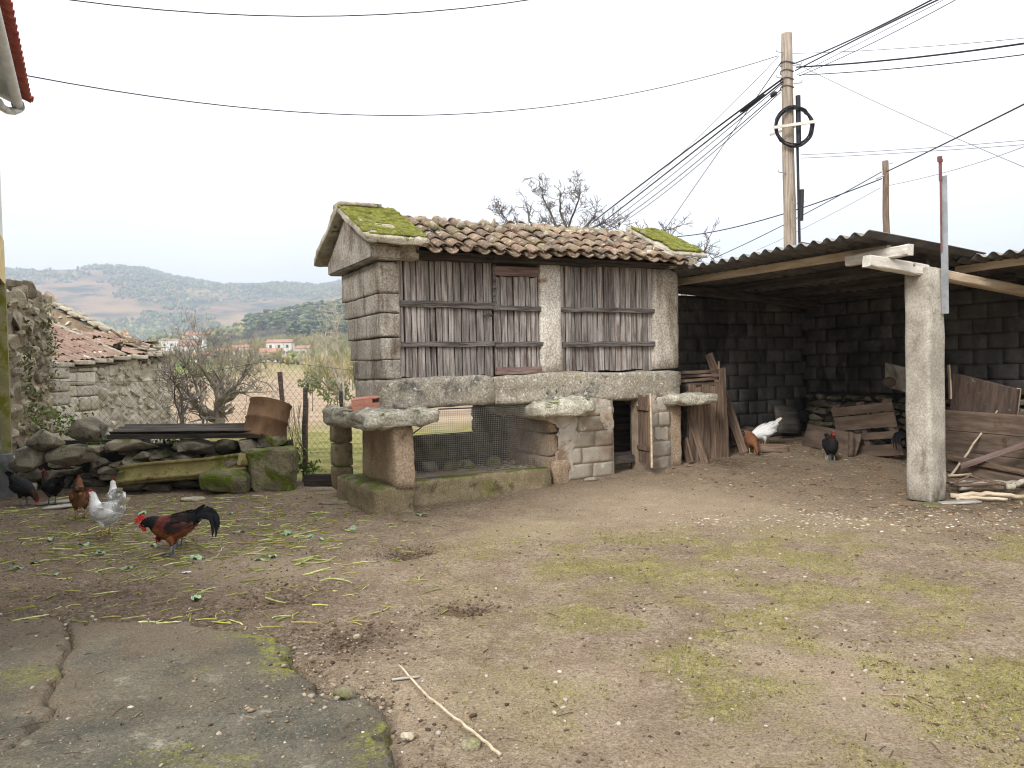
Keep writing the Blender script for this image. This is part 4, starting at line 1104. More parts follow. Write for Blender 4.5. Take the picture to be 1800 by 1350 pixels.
# ------------------------------------------------------------------ poles and overhead cables
def pole(name, px, pyt, Y, r0, r1, label, m='wood_pole', zb=None):
    t = at(px, pyt, Y); b_ = Vector((t.x - .0, t.y, gz1(t.x, t.y) - .3))
    e = empty(name, (t.x, t.y, 0), 0, label, 'utility pole')
    n = 14
    MB().tube([(ru(-.01, .01), ru(-.01, .01), b_.z + (t.z - b_.z) * i / n) for i in range(n + 1)], [r0 + (r1 - r0) * i / n for i in range(n + 1)], 12).build('shaft', M[m], e, smooth=True)
    return e, t
PY = 17.5
pl, pt = pole('utility_pole', 1382, 60, PY, .15, .118, 'tall weathered wooden utility pole with a cable coil behind the shed')
def pz(py): return at(1384, py, PY).z
def pxo(px): return (px - 1386) / FPX * PY
coil = empty('cable_coil', (pt.x, pt.y - .2, pz(227)), 0, 'round coil of spare black cable hanging on the tall pole', 'cable coil')
for i in range(7):
    R_ = .40 - .012 * (i % 3) + ru(-.02, .02)
    MB().tube([(math.cos(a) * R_ + .06, ru(-.03, .03), math.sin(a) * R_ * 1.05) for a in np.linspace(0, 2 * math.pi, 33)], .014, 6, False).build('loop', M['cable'], coil, (ru(-.02, .02), ru(-.04, .04), ru(-.03, .03)))
MB().box(-.42, .48, -.05, -.01, -.03, .03, Matrix.Rotation(-.12, 4, 'Y')).build('wooden_arm', M['wood_white'], pl, (0, -.28, pz(227)))
MB().box(-.35, .45, -.05, -.01, -.025, .025, Matrix.Rotation(-.3, 4, 'Y')).build('wooden_arm', M['wood_white'], pl, (0, .2, pz(224)))
MB().tube([(.19, -.12, pz(260)), (.19, -.12, pz(172))], .055, 8).tube([(.16, -.12, pz(262)), (.17, -.12, pz(430))], .03, 6).build('conduit', M['cable'], pl)
MB().tube([(.21, -.12, pz(390)), (.24, -.12, pz(336))], .05, 8).build('splice_tube', M['cable'], pl)
for i, py in enumerate((95, 118, 140, 150, 305, 360)):
    s_ = 1 if i % 2 else -1
    MB().tube([(s_ * .1, -.1, pz(py)), (s_ * .26, -.14, pz(py)), (s_ * .28, -.14, pz(py - 4))], .012, 6).build('hook', M['steel'], pl)
for i in range(4):
    MB().tube([(math.cos(a) * .14, math.sin(a) * .14, pz(112 + i * 14) + .02 * math.sin(a * 2)) for a in np.linspace(0, 6.28, 17)], .012, 5, False).build('wire_binding', M['cable_grey'], pl)
p2, pt2 = pole('utility_pole', 1556, 283, 25, .12, .09, 'shorter brown wooden pole standing farther off behind the shed', 'wood_brown')
MB().tube([(-.1, -.1, at(1550, 310, 25).z), (-.35, -.12, at(1550, 316, 25).z)], .02, 6).tube([(.05, -.1, at(1550, 290, 25).z), (.2, -.1, at(1550, 288, 25).z)], .015, 6).build('hook', M['steel'], p2)
GC = 'overhead cables'
def cable(pts, r_, label, m='cable', n=28):
    """pts: three or more points the cable passes through (pixel x, pixel y, distance)"""
    P = [at(*p) if not isinstance(p, Vector) else p for p in pts]
    # piecewise quadratic through the points
    Q = []
    if len(P) == 2: P = [P[0], P[0].lerp(P[1], .5), P[1]]
    d = [0.0]
    for i in range(1, len(P)): d.append(d[-1] + (P[i] - P[i - 1]).length)
    last = pts[-1]
    t0 = -.3 * d[-1] if (not isinstance(pts[0], Vector) and pts[0][0] < 0) else 0.0
    t1 = d[-1] * (1.5 if (not isinstance(last, Vector) and (last[0] > 1800 or last[1] < 0)) else 1.0)   # spans run on to poles out of view
    for t in np.linspace(t0, t1, n):
        v = Vector((0, 0, 0))
        for i in range(len(P)):
            w = 1.0
            for j in range(len(P)):
                if j != i: w *= (t - d[j]) / (d[i] - d[j])
            v += P[i] * w
        Q.append(v)
    o = MB().tube(Q, r_, 5).build('overhead_cable', M[m])
    tag(o, label, 'cable', GC)
PP = PY - .15
cable([(42, 132, 10.6), (700, 203, 14), (1368, 98, PP)], .008, 'long sagging cable from the red roof corner across the sky to the tall pole')
cable([(-120, -40, 10), (480, 28, 11), (1050, -22, 12)], .008, 'short sagging cable cutting across the top edge of the sky')
cable([(1376, 138, PP), (1215, 258, 21), (1040, 392, 30)], .022, 'topmost thick cable running from the pole down behind the granary')
cable([(1376, 143, PP), (1220, 266, 21), (1050, 398, 30)], .020, 'second thick cable running from the pole down behind the granary')
cable([(1374, 148, PP), (1225, 272, 21), (1055, 402, 30)], .010, 'middle thin cable of the bundle falling behind the granary')
cable([(1372, 158, PP), (1230, 280, 21), (1062, 404, 30)], .012, 'lower cable of the bundle falling behind the granary')
cable([(1372, 162, PP), (1235, 284, 21), (1068, 406, 30)], .010, 'lowest cable of the bundle falling behind the granary')
cable([(1374, 108, PP), (1310, 200, 20), (1170, 402, 28)], .010, 'thin steep cable dropping alone from the pole to the bare twigs')
cable([(1370, 98, PP), (1280, 190, 20), (1120, 340, 27)], .007, 'faint thin cable crossing above the bundle left of the pole', 'cable_grey')
cable([(1395, 112, PP), (1500, 68, 14), (1660, -12, 11)], .013, 'uppermost thick cable climbing from the pole to the top right')
cable([(1398, 124, PP), (1520, 62, 14), (1690, -20, 11)], .013, 'second thick cable climbing from the pole to the top right')
cable([(1400, 132, PP), (1530, 66, 14), (1712, -28, 11)], .006, 'thin grey cable climbing from the pole to the top right', 'cable_grey')
cable([(1404, 134, PP), (1545, 70, 14), (1726, -26, 11)], .007, 'lowest thin cable climbing from the pole to the top right')
cable([(1394, 94, PP), (1600, 84, 15), (1830, 64, 13)], .006, 'thin pale cable going level right from near the pole top', 'cable_grey')
cable([(1400, 118, PP), (1560, 106, 15), (1830, 72, 12)], .016, 'thick level cable going right from the pole')
cable([(1404, 132, PP), (1560, 122, 15), (1830, 92, 12)], .009, 'level cable just under the thick one going right')
cable([(1392, 108, PP), (1600, 207, 16), (1820, 302, 15)], .006, 'thin cable slanting down right from the pole across the sky', 'cable_grey')
cable([(1408, 272, PP), (1600, 262, 16), (1830, 244, 15)], .006, 'upper of two thin cables leaving the pole below the coil', 'cable_grey')
cable([(1408, 278, PP), (1600, 268, 16), (1830, 252, 15)], .006, 'lower of two thin cables leaving the pole below the coil', 'cable_grey')
cable([(1558, 302, 24.8), (1690, 238, 19), (1830, 168, 15)], .018, 'thick cable rising right from the shorter pole')
cable([(1550, 314, 24.8), (1390, 372, 27), (1190, 416, 32)], .018, 'cable running left from the shorter pole behind the tall one')
cable([(1550, 302, 24.8), (1430, 368, 27), (1250, 456, 32)], .014, 'second cable running left and lower from the shorter pole')
cable([(1552, 328, 24.8), (1690, 295, 20), (1830, 246, 16)], .007, 'thin cable rising right from the middle of the shorter pole', 'cable_grey')
cable([(1548, 330, 24.8), (1470, 372, 26), (1330, 440, 30)], .007, 'thin cable falling left from the middle of the shorter pole', 'cable_grey')
for i, (px, py, Y, L, lab) in enumerate(((1322, 182, 18.6, .75, 'long black splice sleeve on the cable bundle left of the pole'), (1360, 166, 17.6, .18, 'small black clamp on the cable bundle close to the pole'))):
    p = at(px, py, Y); d = (at(px - 40, py + 30, Y + .6) - p).normalized()
    tag(MB().tube([p - d * L / 2, p - d * L * .3, p + d * L * .3, p + d * L / 2], [.015, .05, .05, .015], 8).build('cable_splice', M['cable'], smooth=True), lab, 'cable splice')

# ------------------------------------------------------------------ house at the left edge
HC = Vector((-7.02, 11.1, 0))
house = empty('house', HC, TH, 'pale rendered house corner with ochre band, grey mossy base and red tiled eave', 'house')
# local x = out of the wall (towards the yard), local y = back; wall face is x=0, runs from y=0 towards -y
MB().box(-5, 0, -8.6, 0, 2.85, 5.4).build('upper_wall', M['house_white'], house)
MB().box(-.02, .012, -8.6, .012, 2.84, 3.45).build('ochre_band', M['house_ochre'], house)
MB().box(-5, -.10, -8.5, -.12, -.1, 2.85).build('grey_wall', M['house_grey'], house)
MB().box(-.24, .02, -.13, .02, -.1, 2.84).build('corner_pillar', M['house_mossy'], house)
MB().box(-.24, .03, -.35, .035, -.1, .5).build('corner_base', M['house_grey'], house)
MB().box(-.095, -.06, -1.9, -.7, .6, 2.6).build('panel', M['house_white'], house)
hroof = empty('roof'); hroof.parent = house
MB().add([(.2, .06, 5.45), (.2, -8.9, 5.45), (-2.5, -8.9, 6.7), (-2.5, .06, 6.7), (.2, .06, 5.37), (.2, -8.9, 5.37), (-2.5, -8.9, 6.62), (-2.5, .06, 6.62), (-5.4, -8.9, 5.45), (-5.4, .06, 5.45), (-5.4, -8.9, 5.37), (-5.4, .06, 5.37)],
         [(0, 3, 2, 1), (4, 5, 6, 7), (0, 1, 5, 4), (0, 4, 7, 3), (1, 2, 6, 5), (3, 9, 8, 2), (7, 6, 10, 11), (3, 7, 11, 9), (2, 8, 10, 6), (8, 9, 11, 10)]).build('eave_board', M['house_white'], hroof)
tr = tile_mesh(.5, .2, .17, .07, 77); tr.materials.clear(); tr.materials.append(M['tile_red'])
for i in range(26):
    for r in range(3):
        link('roof_tile', tr, None, hroof, (.38 - r * .4, .02 - i * .2, 5.42 + r * .17), (rad(23), 0, math.pi / 2))
for r in range(7):
    link('verge_tile', tr, None, hroof, (.40 - r * .4, .08, 5.45 + r * .17), (rad(23), 0, math.pi / 2))
gut = empty('gutter'); gut.parent = house
g_ = []
MB().tube([(.24, .04, 5.33), (.24, -8.8, 5.37)], .065, 12).build('channel', M['pvc'], gut, smooth=True)
MB().tube([(.24, -.04, 5.32), (.24, -.05, 5.27), (.20, -.10, 5.23), (.12, -.2, 5.20), (.07, -.4, 5.18), (.06, -.7, 5.16)], .05, 10).build('downpipe', M['pvc'], gut, smooth=True)
for i in range(3): MB().tube([(.24 + .073 * math.cos(a), -.0 - i * .05, 5.33 + .073 * math.sin(a)) for a in np.linspace(0, 6.3, 15)], .008, 5, False).build('strap', M['steel'], gut)

# ------------------------------------------------------------------ stone walls
rub = [hull_rock(800 + k, 15, .6) for k in range(14)]
for b_ in rub: b_.materials.append(M['rubble'])
rubd = [hull_rock(830 + k, 15, .7) for k in range(14)]
for b_ in rubd: b_.materials.append(M['rubble_dark'])
rubm = [hull_rock(850 + k, 20, .92, .1, .06, 2) for k in range(4)]
for b_ in rubm: b_.materials.append(M['rubble_mossy'])
# tall ruined wall behind the house
RW0, RW1 = Vector((-7.2, 11.55, 0)), Vector((-7.78, 13.5, 0))
rwd = (RW1 - RW0); rwl = rwd.length
rw = empty('ruined_wall', RW0, math.atan2(rwd.y, rwd.x), 'tall ivy-grown rubble wall of a ruin right behind the house corner', 'wall')
MB().box(-.2, rwl - .1, .03, .6, -.4, 2.75).build('core', M['joint'], rw)
def rubble_face(par, meshes, x0, x1, z0, zf, sizes, yf, dep, seed, skip=None):
    """random-rubble facing: big stones first, smaller ones fill the gaps"""
    rr = random.Random(seed); placed = []
    for smin, smax, tries in sizes:
        for _ in range(tries):
            s_ = rr.uniform(smin, smax); x = rr.uniform(x0, x1); z = rr.uniform(z0, 3.4)
            if z + s_ * .3 > zf(x) or (skip and skip(x, z)): continue
            asp = rr.uniform(1.0, 1.7)
            if any(abs(x - q[0]) < (s_ * asp + q[2] * q[3]) * .37 and abs(z - q[1]) < (s_ + q[2]) * .37 for q in placed): continue
            placed.append((x, z, s_, asp))
            link('stone', rr.choice(meshes), None, par, (x, yf + rr.uniform(-.02, .02), z), (rr.uniform(-.15, .15), rr.uniform(-.25, .25), rr.uniform(-.15, .15)), (s_ * asp * .56, dep, s_ * .56))
rubble_face(rw, rub, -.2, rwl, -.2, lambda x: 2.98 - (.3 if x < .25 else 0) + .06 * math.sin(x * 7), [(.24, .34, 160), (.15, .24, 900), (.09, .14, 1500)], .06, .13, 5)
for k in range(26): link('stone', random.choice(rub), None, rw, (rwl - .05 + ru(-.05, .06), .15 + (k % 2) * .26, -.1 + k * .118), (ru(-.3, .3), ru(-.3, .3), ru(-.3, .3)), (ru(.1, .2), .16, ru(.06, .11)))
for k in range(9): link('stone', random.choice(rub), None, rw, (ru(.1, rwl), ru(.05, .5), 2.98 + ru(-.06, .06)), (ru(-.4, .4), ru(-.4, .4), ru(0, 6)), (ru(.1, .18), .14, ru(.06, .1)))
def leaf_cloud(n, fx, sz, seed, up=.4):
    """n leaf-sized triangles; fx(rng) gives a position"""
    rr = np.random.default_rng(seed)
    v = np.zeros((n * 4, 3)); f = np.arange(n * 4).reshape(n, 4)
    for i in range(n):
        p = np.array(fx(rr)); a = rr.normal(size=3); a /= np.linalg.norm(a); b = np.cross(a, rr.normal(size=3)); b /= np.linalg.norm(b) + 1e-9
        s = sz * rr.uniform(.6, 1.4)
        v[i * 4:i * 4 + 4] = [p - a * s, p - b * s * .45 + a * .1 * s, p + a * s, p + b * s * .45 + a * .1 * s]
    return v, f
def ivy(name, n, fx, sz, m, parent=None, seed=1, **kw):
    v, f = leaf_cloud(n, fx, sz, seed)
    o = link(name, mesh_np(name, v, f), M[m], parent)
    return o
def ivx(rr):
    k = rr.integers(0, 5)
    cx, cz, sx_, sz_ = [(.25, 1.25, .16, .35), (.1, 1.7, .12, .25), (1.2, 2.3, .3, .25), (.6, .9, .22, .22), (1.6, 1.9, .2, .3)][k]
    return (cx + rr.normal() * sx_, -.1 - abs(rr.normal()) * .05, cz + rr.normal() * sz_)
tag(ivy('ivy', 420, ivx, .036, 'ivy', rw, 5), kind='stuff')

# low dry-stone wall, every stone laid by hand
dw = empty('drystone_wall', (0, 11.15, 0), 0, 'low tumbledown dry-stone wall at the far left of the yard', 'wall')
def dst(px, py, w, h, meshes, Y=11.1, rot=0.0, dep=.26, tilt=0):
    """a stone centred at a pixel, w and h in photo pixels"""
    p = at(px, py, Y); k = Y / FPX
    return link('stone', random.choice(meshes), None, dw, (p.x, p.y - 11.15, p.z), (tilt, rot, ru(-.15, .15)), (w / 2 * k * 1.05, dep, h / 2 * k * 1.08))
big = [(86, 772, 56, 44), (62, 800, 48, 40), (62, 832, 60, 34), (130, 800, 92, 40, -.08), (155, 758, 62, 44), (44, 808, 40, 44), (60, 862, 70, 30), (106, 842, 54, 40), (150, 845, 50, 36), (190, 838, 62, 28), (232, 780, 98, 30, .02),
       (240, 806, 40, 16), (215, 812, 26, 18), (262, 800, 34, 20), (205, 828, 44, 16), (245, 826, 34, 14), (180, 850, 50, 20), (288, 798, 30, 16), (300, 812, 60, 22), (330, 786, 30, 18), (345, 786, 78, 28), (398, 784, 44, 26), (440, 782, 40, 26), (295, 834, 44, 16),
       (375, 812, 50, 18), (330, 806, 40, 20), (420, 808, 46, 20), (440, 828, 30, 26), (350, 830, 60, 20), (404, 832, 50, 22), (280, 850, 60, 22), (330, 850, 60, 20), (232, 852, 50, 22), (115, 866, 60, 24), (165, 868, 50, 18), (30, 842, 36, 50), (270, 818, 36, 14), (318, 826, 30, 12), (225, 840, 40, 12), (130, 826, 40, 16), (175, 812, 28, 24), (170, 790, 28, 18), (110, 818, 30, 14), (460, 800, 30, 20), (462, 776, 36, 22), (478, 774, 46, 28)]
for q in big:
    low = q[1] > 822 and q[0] < 205
    dst(q[0], q[1], q[2], q[3], rubd, 11.62 if low else (10.9 if q[0] < 175 else 11.05) + ru(0, .1), q[4] if len(q) > 4 else ru(-.1, .1), ru(.2, .3), ru(-.2, .2))
for k in range(70):
    px = ru(30, 500)
    dst(px, ru(800, 862) if k % 2 else ru(785, 850), ru(20, 44), ru(10, 20), rubd, 11.3 if px > 210 else 11.65, ru(-.2, .2), .2)
MB().box(-5.4, -3.2, .12, .42, -.2, .55).box(-7.0, -5.4, .5, .7, -.2, .6).build('core', M['shed_joint'], dw)
p = at(480, 820, 10.85)
link('boulder', block_mesh(.62, .5, .58, 851, 8, .07, .04, 4, False, .09), M['rubble_mossy'], dw, (p.x, p.y - 11.15, p.z - .02), (.08, .06, .25))
p = at(397, 845, 10.6)
link('boulder', block_mesh(.62, .36, .24, 852, 8, .06, .035, 4, False, .08), M['rubble_mossy'], dw, (p.x, p.y - 11.15, p.z), (0, .05, .1))
p = at(478, 772, 11.05)
link('boulder', rubm[2], None, dw, (p.x, p.y - 11.15, p.z), (0, .05, 0), (.2, .18, .12))
def dwx(rr):
    c = [(92, 735, 60, 20), (118, 745, 26, 22), (310, 778, 24, 9), (170, 775, 10, 12), (330, 762, 40, 4), (520, 810, 14, 22), (545, 825, 16, 12)][rr.integers(0, 7)]
    p = at(c[0] + rr.normal() * c[2] * .6, c[1] + rr.normal() * c[3] * .6, 11.2 + rr.uniform(0, .35)); return (p.x, p.y - 11.15, p.z)
tag(ivy('weeds', 800, dwx, .035, 'leaf', dw, 8), kind='stuff')

# things lying on and against that wall
sheet_o = MB()
for seg in range(1):
    v, f = [], []
    n_ = 36
    for s_ in (0, 1):
        for i in range(2):
            for j in range(n_ + 1):
                y = j / n_ * .48
                v.append((i * 2.18, y, .03 * math.cos(2 * math.pi * y / .16) - s_ * .008))
    W = n_ + 1
    for s_ in (0, 1):
        for j in range(n_): f.append((s_ * 2 * W + j, s_ * 2 * W + j + 1, s_ * 2 * W + W + j + 1, s_ * 2 * W + W + j))
    for j in range(n_): f += [(j, j + 1, 2 * W + j + 1, 2 * W + j), (W + j, W + j + 1, 3 * W + j + 1, 3 * W + j)]
    f += [(0, W, 3 * W, 2 * W), (n_, W + n_, 3 * W + n_, 2 * W + n_)]
    sheet_o.add(v, f)
p = at(190, 762, 10.95)
cs_ = empty('corrugated_sheet', p, rad(-1), 'long dark corrugated sheet lying along the top of the dry-stone wall', 'sheet')
cs_.rotation_euler = (rad(8), rad(.8), rad(-1))
sheet_o.build('sheet', M['fibro_dark'], cs_, smooth=True)
MB().box(0, 2.15, -.035, -.012, -.075, -.012).build('edge_lath', M['wood_beam'], cs_)
# fibre-cement piece leaning against the wall: two broad waves
v, f = [], []
NL, NW = 10, 24
for s_ in (0, 1):
    for i in range(NL + 1):
        for j in range(NW + 1):
            t = j / NW
            edge = .05 * math.sin(t * 9 + 1) if i == 0 else 0
            v.append((i / NL * 1.78 + edge, t * .20 - .1 + .05 * math.cos(t * 2 * math.pi * 1.6 + .4), .30 * (t - .5) + .06 * math.sin(t * 2 * math.pi * 1.6 + .4) - s_ * .012 + .01 * math.sin(i * .7)))
W = NW + 1; K = (NL + 1) * W
for i in range(NL):
    for j in range(NW):
        a = i * W + j; f += [(a, a + W, a + W + 1, a + 1), (a + K, a + K + 1, a + K + W + 1, a + K + W)]
for j in range(NW): f += [(j, j + 1, j + 1 + K, j + K), (NL * W + j, NL * W + j + K, NL * W + j + 1 + K, NL * W + j + 1)]
for i in range(NL): f += [(i * W, i * W + K, (i + 1) * W + K, (i + 1) * W), (i * W + NW, (i + 1) * W + NW, (i + 1) * W + NW + K, i * W + NW + K)]
p = at(203, 838, 10.75)
o = link('fibre_cement_sheet', mesh_from('fc', v, f, True), M['fibro_moss'], None, p, (0, rad(-4.5), rad(2)))
tag(o, 'broken yellow-green wavy fibre-cement sheet leaning against the dry-stone wall', 'sheet')
p = at(430, 808, 10.78)
tag(link('sheet_offcut', block_mesh(.2, .03, .18, 905, 4, .01, .004, warp=.03), M['fibro_moss'], None, p, (rad(-30), 0, 0)), 'small square offcut at the right end of the leaning wavy sheet', 'offcut')
# rusty half drum, tipped over
bp = at(462, 772, 11.15)
dr = empty('rusty_drum', bp, 0, 'rusty brown half oil drum tipped on the end of the dry-stone wall', 'drum')
dr.rotation_euler = (rad(-14), rad(14), .3)
RD = .285
prof = [(0, RD), (.02, RD + .008), (.04, RD), (.24, RD), (.262, RD + .016), (.285, RD), (.49, RD), (.52, RD + .012), (.535, RD + .004), (.53, RD - .01), (.30, RD - .006), (.02, RD - .006), (.015, .001)]
n_ = 40
v = [(math.cos(2 * math.pi * k / n_) * r_, math.sin(2 * math.pi * k / n_) * r_, z) for z, r_ in prof for k in range(n_)]
f = [(i * n_ + k, i * n_ + (k + 1) % n_, (i + 1) * n_ + (k + 1) % n_, (i + 1) * n_ + k) for i in range(len(prof) - 1) for k in range(n_)]
link('shell', mesh_from('drum', v, f, True), M['rust'], dr)
MB().tube([(RD * math.cos(a) * 1.015, RD * math.sin(a) * 1.015, .527) for a in np.linspace(0, 6.2832, 41)], .011, 6, False).build('rim', M['rust'], dr, smooth=True)
MB().tube([(0, 0, .002), (0, 0, .012)], [RD - .003, RD - .003], 32).build('bottom', M['rust'], dr)

# chain-link fence with rough stakes
fn = empty('chain_link_fence', (0, 11.75, 0), 0, 'sagging rusty chain-link fence on rough stakes above the dry-stone wall', 'fence')
net = MB()
FX0, FX1 = -6.9, -2.15
def fz0(x): return .35
def fz1(x): return 1.52 + .05 * math.sin(x * 1.3) + np.interp(x, [-6.9, -5, -3.6, -2.15], [.0, -.05, .12, .0])
pc = .085
n_ = int((FX1 - FX0 + 2) / pc)
for s_ in (1, -1):
    for i in range(-14, n_):
        x0 = FX0 + i * pc
        pts = []
        for k in range(9):
            t = k / 8; z = .3 + t * 1.22
            x = x0 + s_ * (t * 1.22 * .85) + (1.05 if s_ < 0 else 0)
            if FX0 <= x <= FX1: pts.append((x, .012 * math.sin(x * 5 + t * 4) + s_ * .002, .3 + (z - .3) * (fz1(x) - .3) / 1.22))
        if len(pts) > 1: net.tube(pts, .0018 if pts[0][0] > -4.6 else .0013, 3, False)
net.tube([(x, 0, fz1(x)) for x in np.linspace(FX0, FX1, 24)], .003, 4)
tag(net.build('netting', M['wire'], fn), kind='stuff')
for i, (px, py0, px1, py1, Y, r_, m) in enumerate([(493, 654, 505, 790, 11.7, .034, 'wood_red'), (536, 682, 535, 832, 11.5, .038, 'wood_dark'), (541, 702, 537, 830, 11.42, .016, 'wood_brown'), (598, 688, 600, 735, 11.8, .03, 'wood_dark'), (320, 690, 318, 772, 11.75, .018, 'bark')]):
    a, b = at(px1, py1, Y), at(px, py0, Y); a.z -= .25
    d = b - a
    P = [a + d * t + Vector((ru(-.01, .01), ru(-.01, .01), 0)) for t in np.linspace(0, 1, 7)]
    MB().tube([q - Vector((0, 11.75, 0)) for q in P], [r_ * ru(.8, 1.15) for _ in P], 7).build('stake', M[m], fn)
# torn bundle of netting hanging at the fence end
nb = MB(); rr = random.Random(4)
a0 = at(515, 712, 11.35); a1 = at(528, 822, 11.2)
for k in range(26):
    P = []
    x0, x1 = rr.uniform(-.16, .14), rr.uniform(-.12, .14)
    for t in np.linspace(0, 1, 9):
        q = a0.lerp(a1, t); P.append(q + Vector((x0 + (x1 - x0) * t + .03 * math.sin(t * 9 + k), rr.uniform(-.03, .03), .05 * math.sin(t * 3 + k))))
    nb.tube(P, .0025, 3, False)
tag(nb.build('wire_tangle', M['wire']), 'tangle of old wire netting hanging next to the rusty drum', 'wire netting')
p = at(567, 832, 10.6)
tag(link('threshold_board', block_mesh(.5, .06, .17, 910, 4, .01, .004), M['wood_beam'], None, (p.x, p.y, .075), (0, .03, .05)), 'dark board on edge closing the gap next to the granary plinth', 'board')
gp_ = empty('gate_post', at(601, 830, 10.3), TH, 'mossy stone gate post standing behind the granary pillar', 'post')
gp_.location.z = 0
for i in range(3): link('stone', block_mesh(.24, .26, .30, 915 + i, 4, .03, .012), M['granite_mossy'], gp_, (0, 0, .15 + i * .3))

# ------------------------------------------------------------------ roofless barn beyond the fence
BO = Vector((-8.15, 14.0, 0)); BD = Vector((.42, 4.1, 0)); BL = BD.length
barn = empty('stone_barn', BO, math.atan2(BD.y, BD.x), 'ruined stone barn with a collapsing red tile roof beyond the fence', 'barn')
def bez(x): return 1.72 + .30 * x / BL
bwall = empty('long_wall'); bwall.parent = barn
MB().box(.05, BL - .05, .02, .5, -1.2, 1.74).build('core', M['barn_stone'], bwall)
bst = [hull_rock(930 + k, 16, .8, .06) for k in range(10)]
for b_ in bst: b_.materials.append(M['barn_stone'])
rubble_face(bwall, bst, 1.25, BL, -.4, lambda x: bez(x) - .02, [(.24, .34, 120), (.16, .24, 1200), (.09, .15, 3000)], .06, .10, 6, lambda x, z: 1.3 < x < 1.62 and .1 < z < .72)
z = -.5
while z < 1.66:
    h = ru(.2, .3); h = min(h, 1.72 - z); x = .3
    while x < 1.28:
        w = min(ru(.3, .55), 1.34 - x)
        if w > .1: gblock('stone', x + .004, x + w - .004, -.06 + ru(-.012, .012), .16, z + .004, z + h - .004, 'barn_stone', int(x * 100 + z * 1000), 4, .02, .012, bwall)
        x += w
    z += h
for i in range(9): link('stone', random.choice(bst), None, bwall, (BL - .08, .18 + .2 * (i % 2), -.4 + i * .27), (0, 0, ru(-.1, .1)), (.13, .2, .145))
for i in range(7):
    x0 = i * .6
    gblock('eave_stone', x0, x0 + .58, -.12, .3, bez(x0 + .3) - .02, bez(x0 + .3) + .07, 'barn_stone', 950 + i, 4, .02, .012, barn, .02)
gab = empty('gable_wall'); gab.parent = barn
def gable_stones(x, y0, y1, zf, seed, par):
    z = 1.7
    while z < 3.4:
        h = ru(.1, .18); y = y0
        while y < y1:
            w = ru(.18, .42)
            if z + h < zf(y + w / 2): link('stone', random.choice(bst), None, par, (x + ru(-.03, .03), y + w / 2, z + h / 2), (ru(-.1, .1), ru(-.1, .1), math.pi / 2), (w / 2 * 1.08, .16, h / 2 * 1.12))
            y += w
        z += h
gable_stones(BL - .25, 0, 2.6, lambda y: 1.95 + .50 * y if y > .1 else 1.9, 1, gab)
MB().add([(BL - .38, 0, 1.6), (BL - .38, 2.6, 1.6), (BL - .38, 2.6, 3.12), (BL - .38, .1, 1.88), (BL - .14, 0, 1.6), (BL - .14, 2.6, 1.6), (BL - .14, 2.6, 3.12), (BL - .14, .1, 1.88)], [(0, 3, 2, 1), (4, 5, 6, 7), (0, 1, 5, 4), (1, 2, 6, 5), (2, 3, 7, 6), (3, 0, 4, 7)]).build('core', M['joint'], gab)
for i in range(11):
    y = .05 + i * .235
    gblock('coping_stone', BL - .42, BL - .02, y, y + .26, 1.95 + .5 * y + .02, 1.95 + .5 * y + .09, 'slab_side', 970 + i, 3, .02, .015, gab, .02, (rad(26), ru(-.1, .1), ru(-.15, .15)))
link('peak_stone', rub[3], None, gab, (BL - .3, 2.72, 3.22), (.1, .1, .2), (.16, .22, .34))
mp = empty('cross_parapet'); mp.parent = barn
for i in range(9):
    y = .12 + i * .30
    gblock('coping_stone', 2.32, 2.62, y, y + .31, 1.93 + .44 * y, 2.03 + .44 * y, 'slab_side', 990 + i, 3, .02, .012, mp, .015, (rad(23.5), ru(-.05, .05), 0))
MB().add([(2.36, 0, 1.5), (2.36, 2.8, 1.5), (2.36, 2.8, 3.15), (2.36, .05, 1.92), (2.58, 0, 1.5), (2.58, 2.8, 1.5), (2.58, 2.8, 3.15), (2.58, .05, 1.92)], [(0, 3, 2, 1), (4, 5, 6, 7), (0, 1, 5, 4), (1, 2, 6, 5), (2, 3, 7, 6), (3, 0, 4, 7)]).build('core', M['joint'], mp)
# its tiles: too small to pick apart, joined
def tile_field(name, x0, x1, y1, zf, slope, seed, jit, par, drop=0.0):
    rr = random.Random(seed); mb = MB()
    tv = [(-.075, 0, 0), (-.05, 0, .045), (0, 0, .06), (.05, 0, .045), (.075, 0, 0)]
    x = x0
    while x < x1:
        y = -.1
        while y < y1:
            if rr.random() > drop:
                zz = zf(x) + slope * y + rr.gauss(0, jit * .4)
                a = rr.gauss(0, jit * 2)
                pts = []
                for yy in (0, .38):
                    for (dx, _, dz) in tv:
                        s_ = 1 if yy == 0 else .85
                        pts.append((x + dx * s_ * 1.1 + yy * a, y + yy, zz + dz + slope * yy * .93 + rr.gauss(0, .006)))
                mb.add(pts, [(k, k + 1, k + 6, k + 5) for k in range(4)])
            y += .27
        x += .155
    o = mb.build(name, M['tile_far'], par)
    tag(o, kind='stuff')
    o2 = MB().add([(x0, -.1, zf(x0) - .14), (x1, -.1, zf(x1) - .14), (x1, y1, zf(x1) + slope * y1 - .12), (x0, y1, zf(x0) + slope * y1 - .12)], [(0, 1, 2, 3)]).build('roof_boarding', M['wood_brown'], par)
brf = empty('roof'); brf.parent = barn
tile_field('tile_covering', .35, 2.3, 2.7, lambda x: bez(x) + .08, .43, 3, .02, brf)
tile_field('tile_covering', 2.7, 3.85, 1.0, lambda x: bez(x) + .06, .34, 4, .07, brf, .15)
for i in range(16):
    link('broken_tile', covers[i % 5], None, brf, (ru(2.75, 4.0), ru(.0, 1.4), ru(2.12, 2.35)), (ru(-.4, .6), ru(-.5, .5), ru(-1.2, 1.2)))
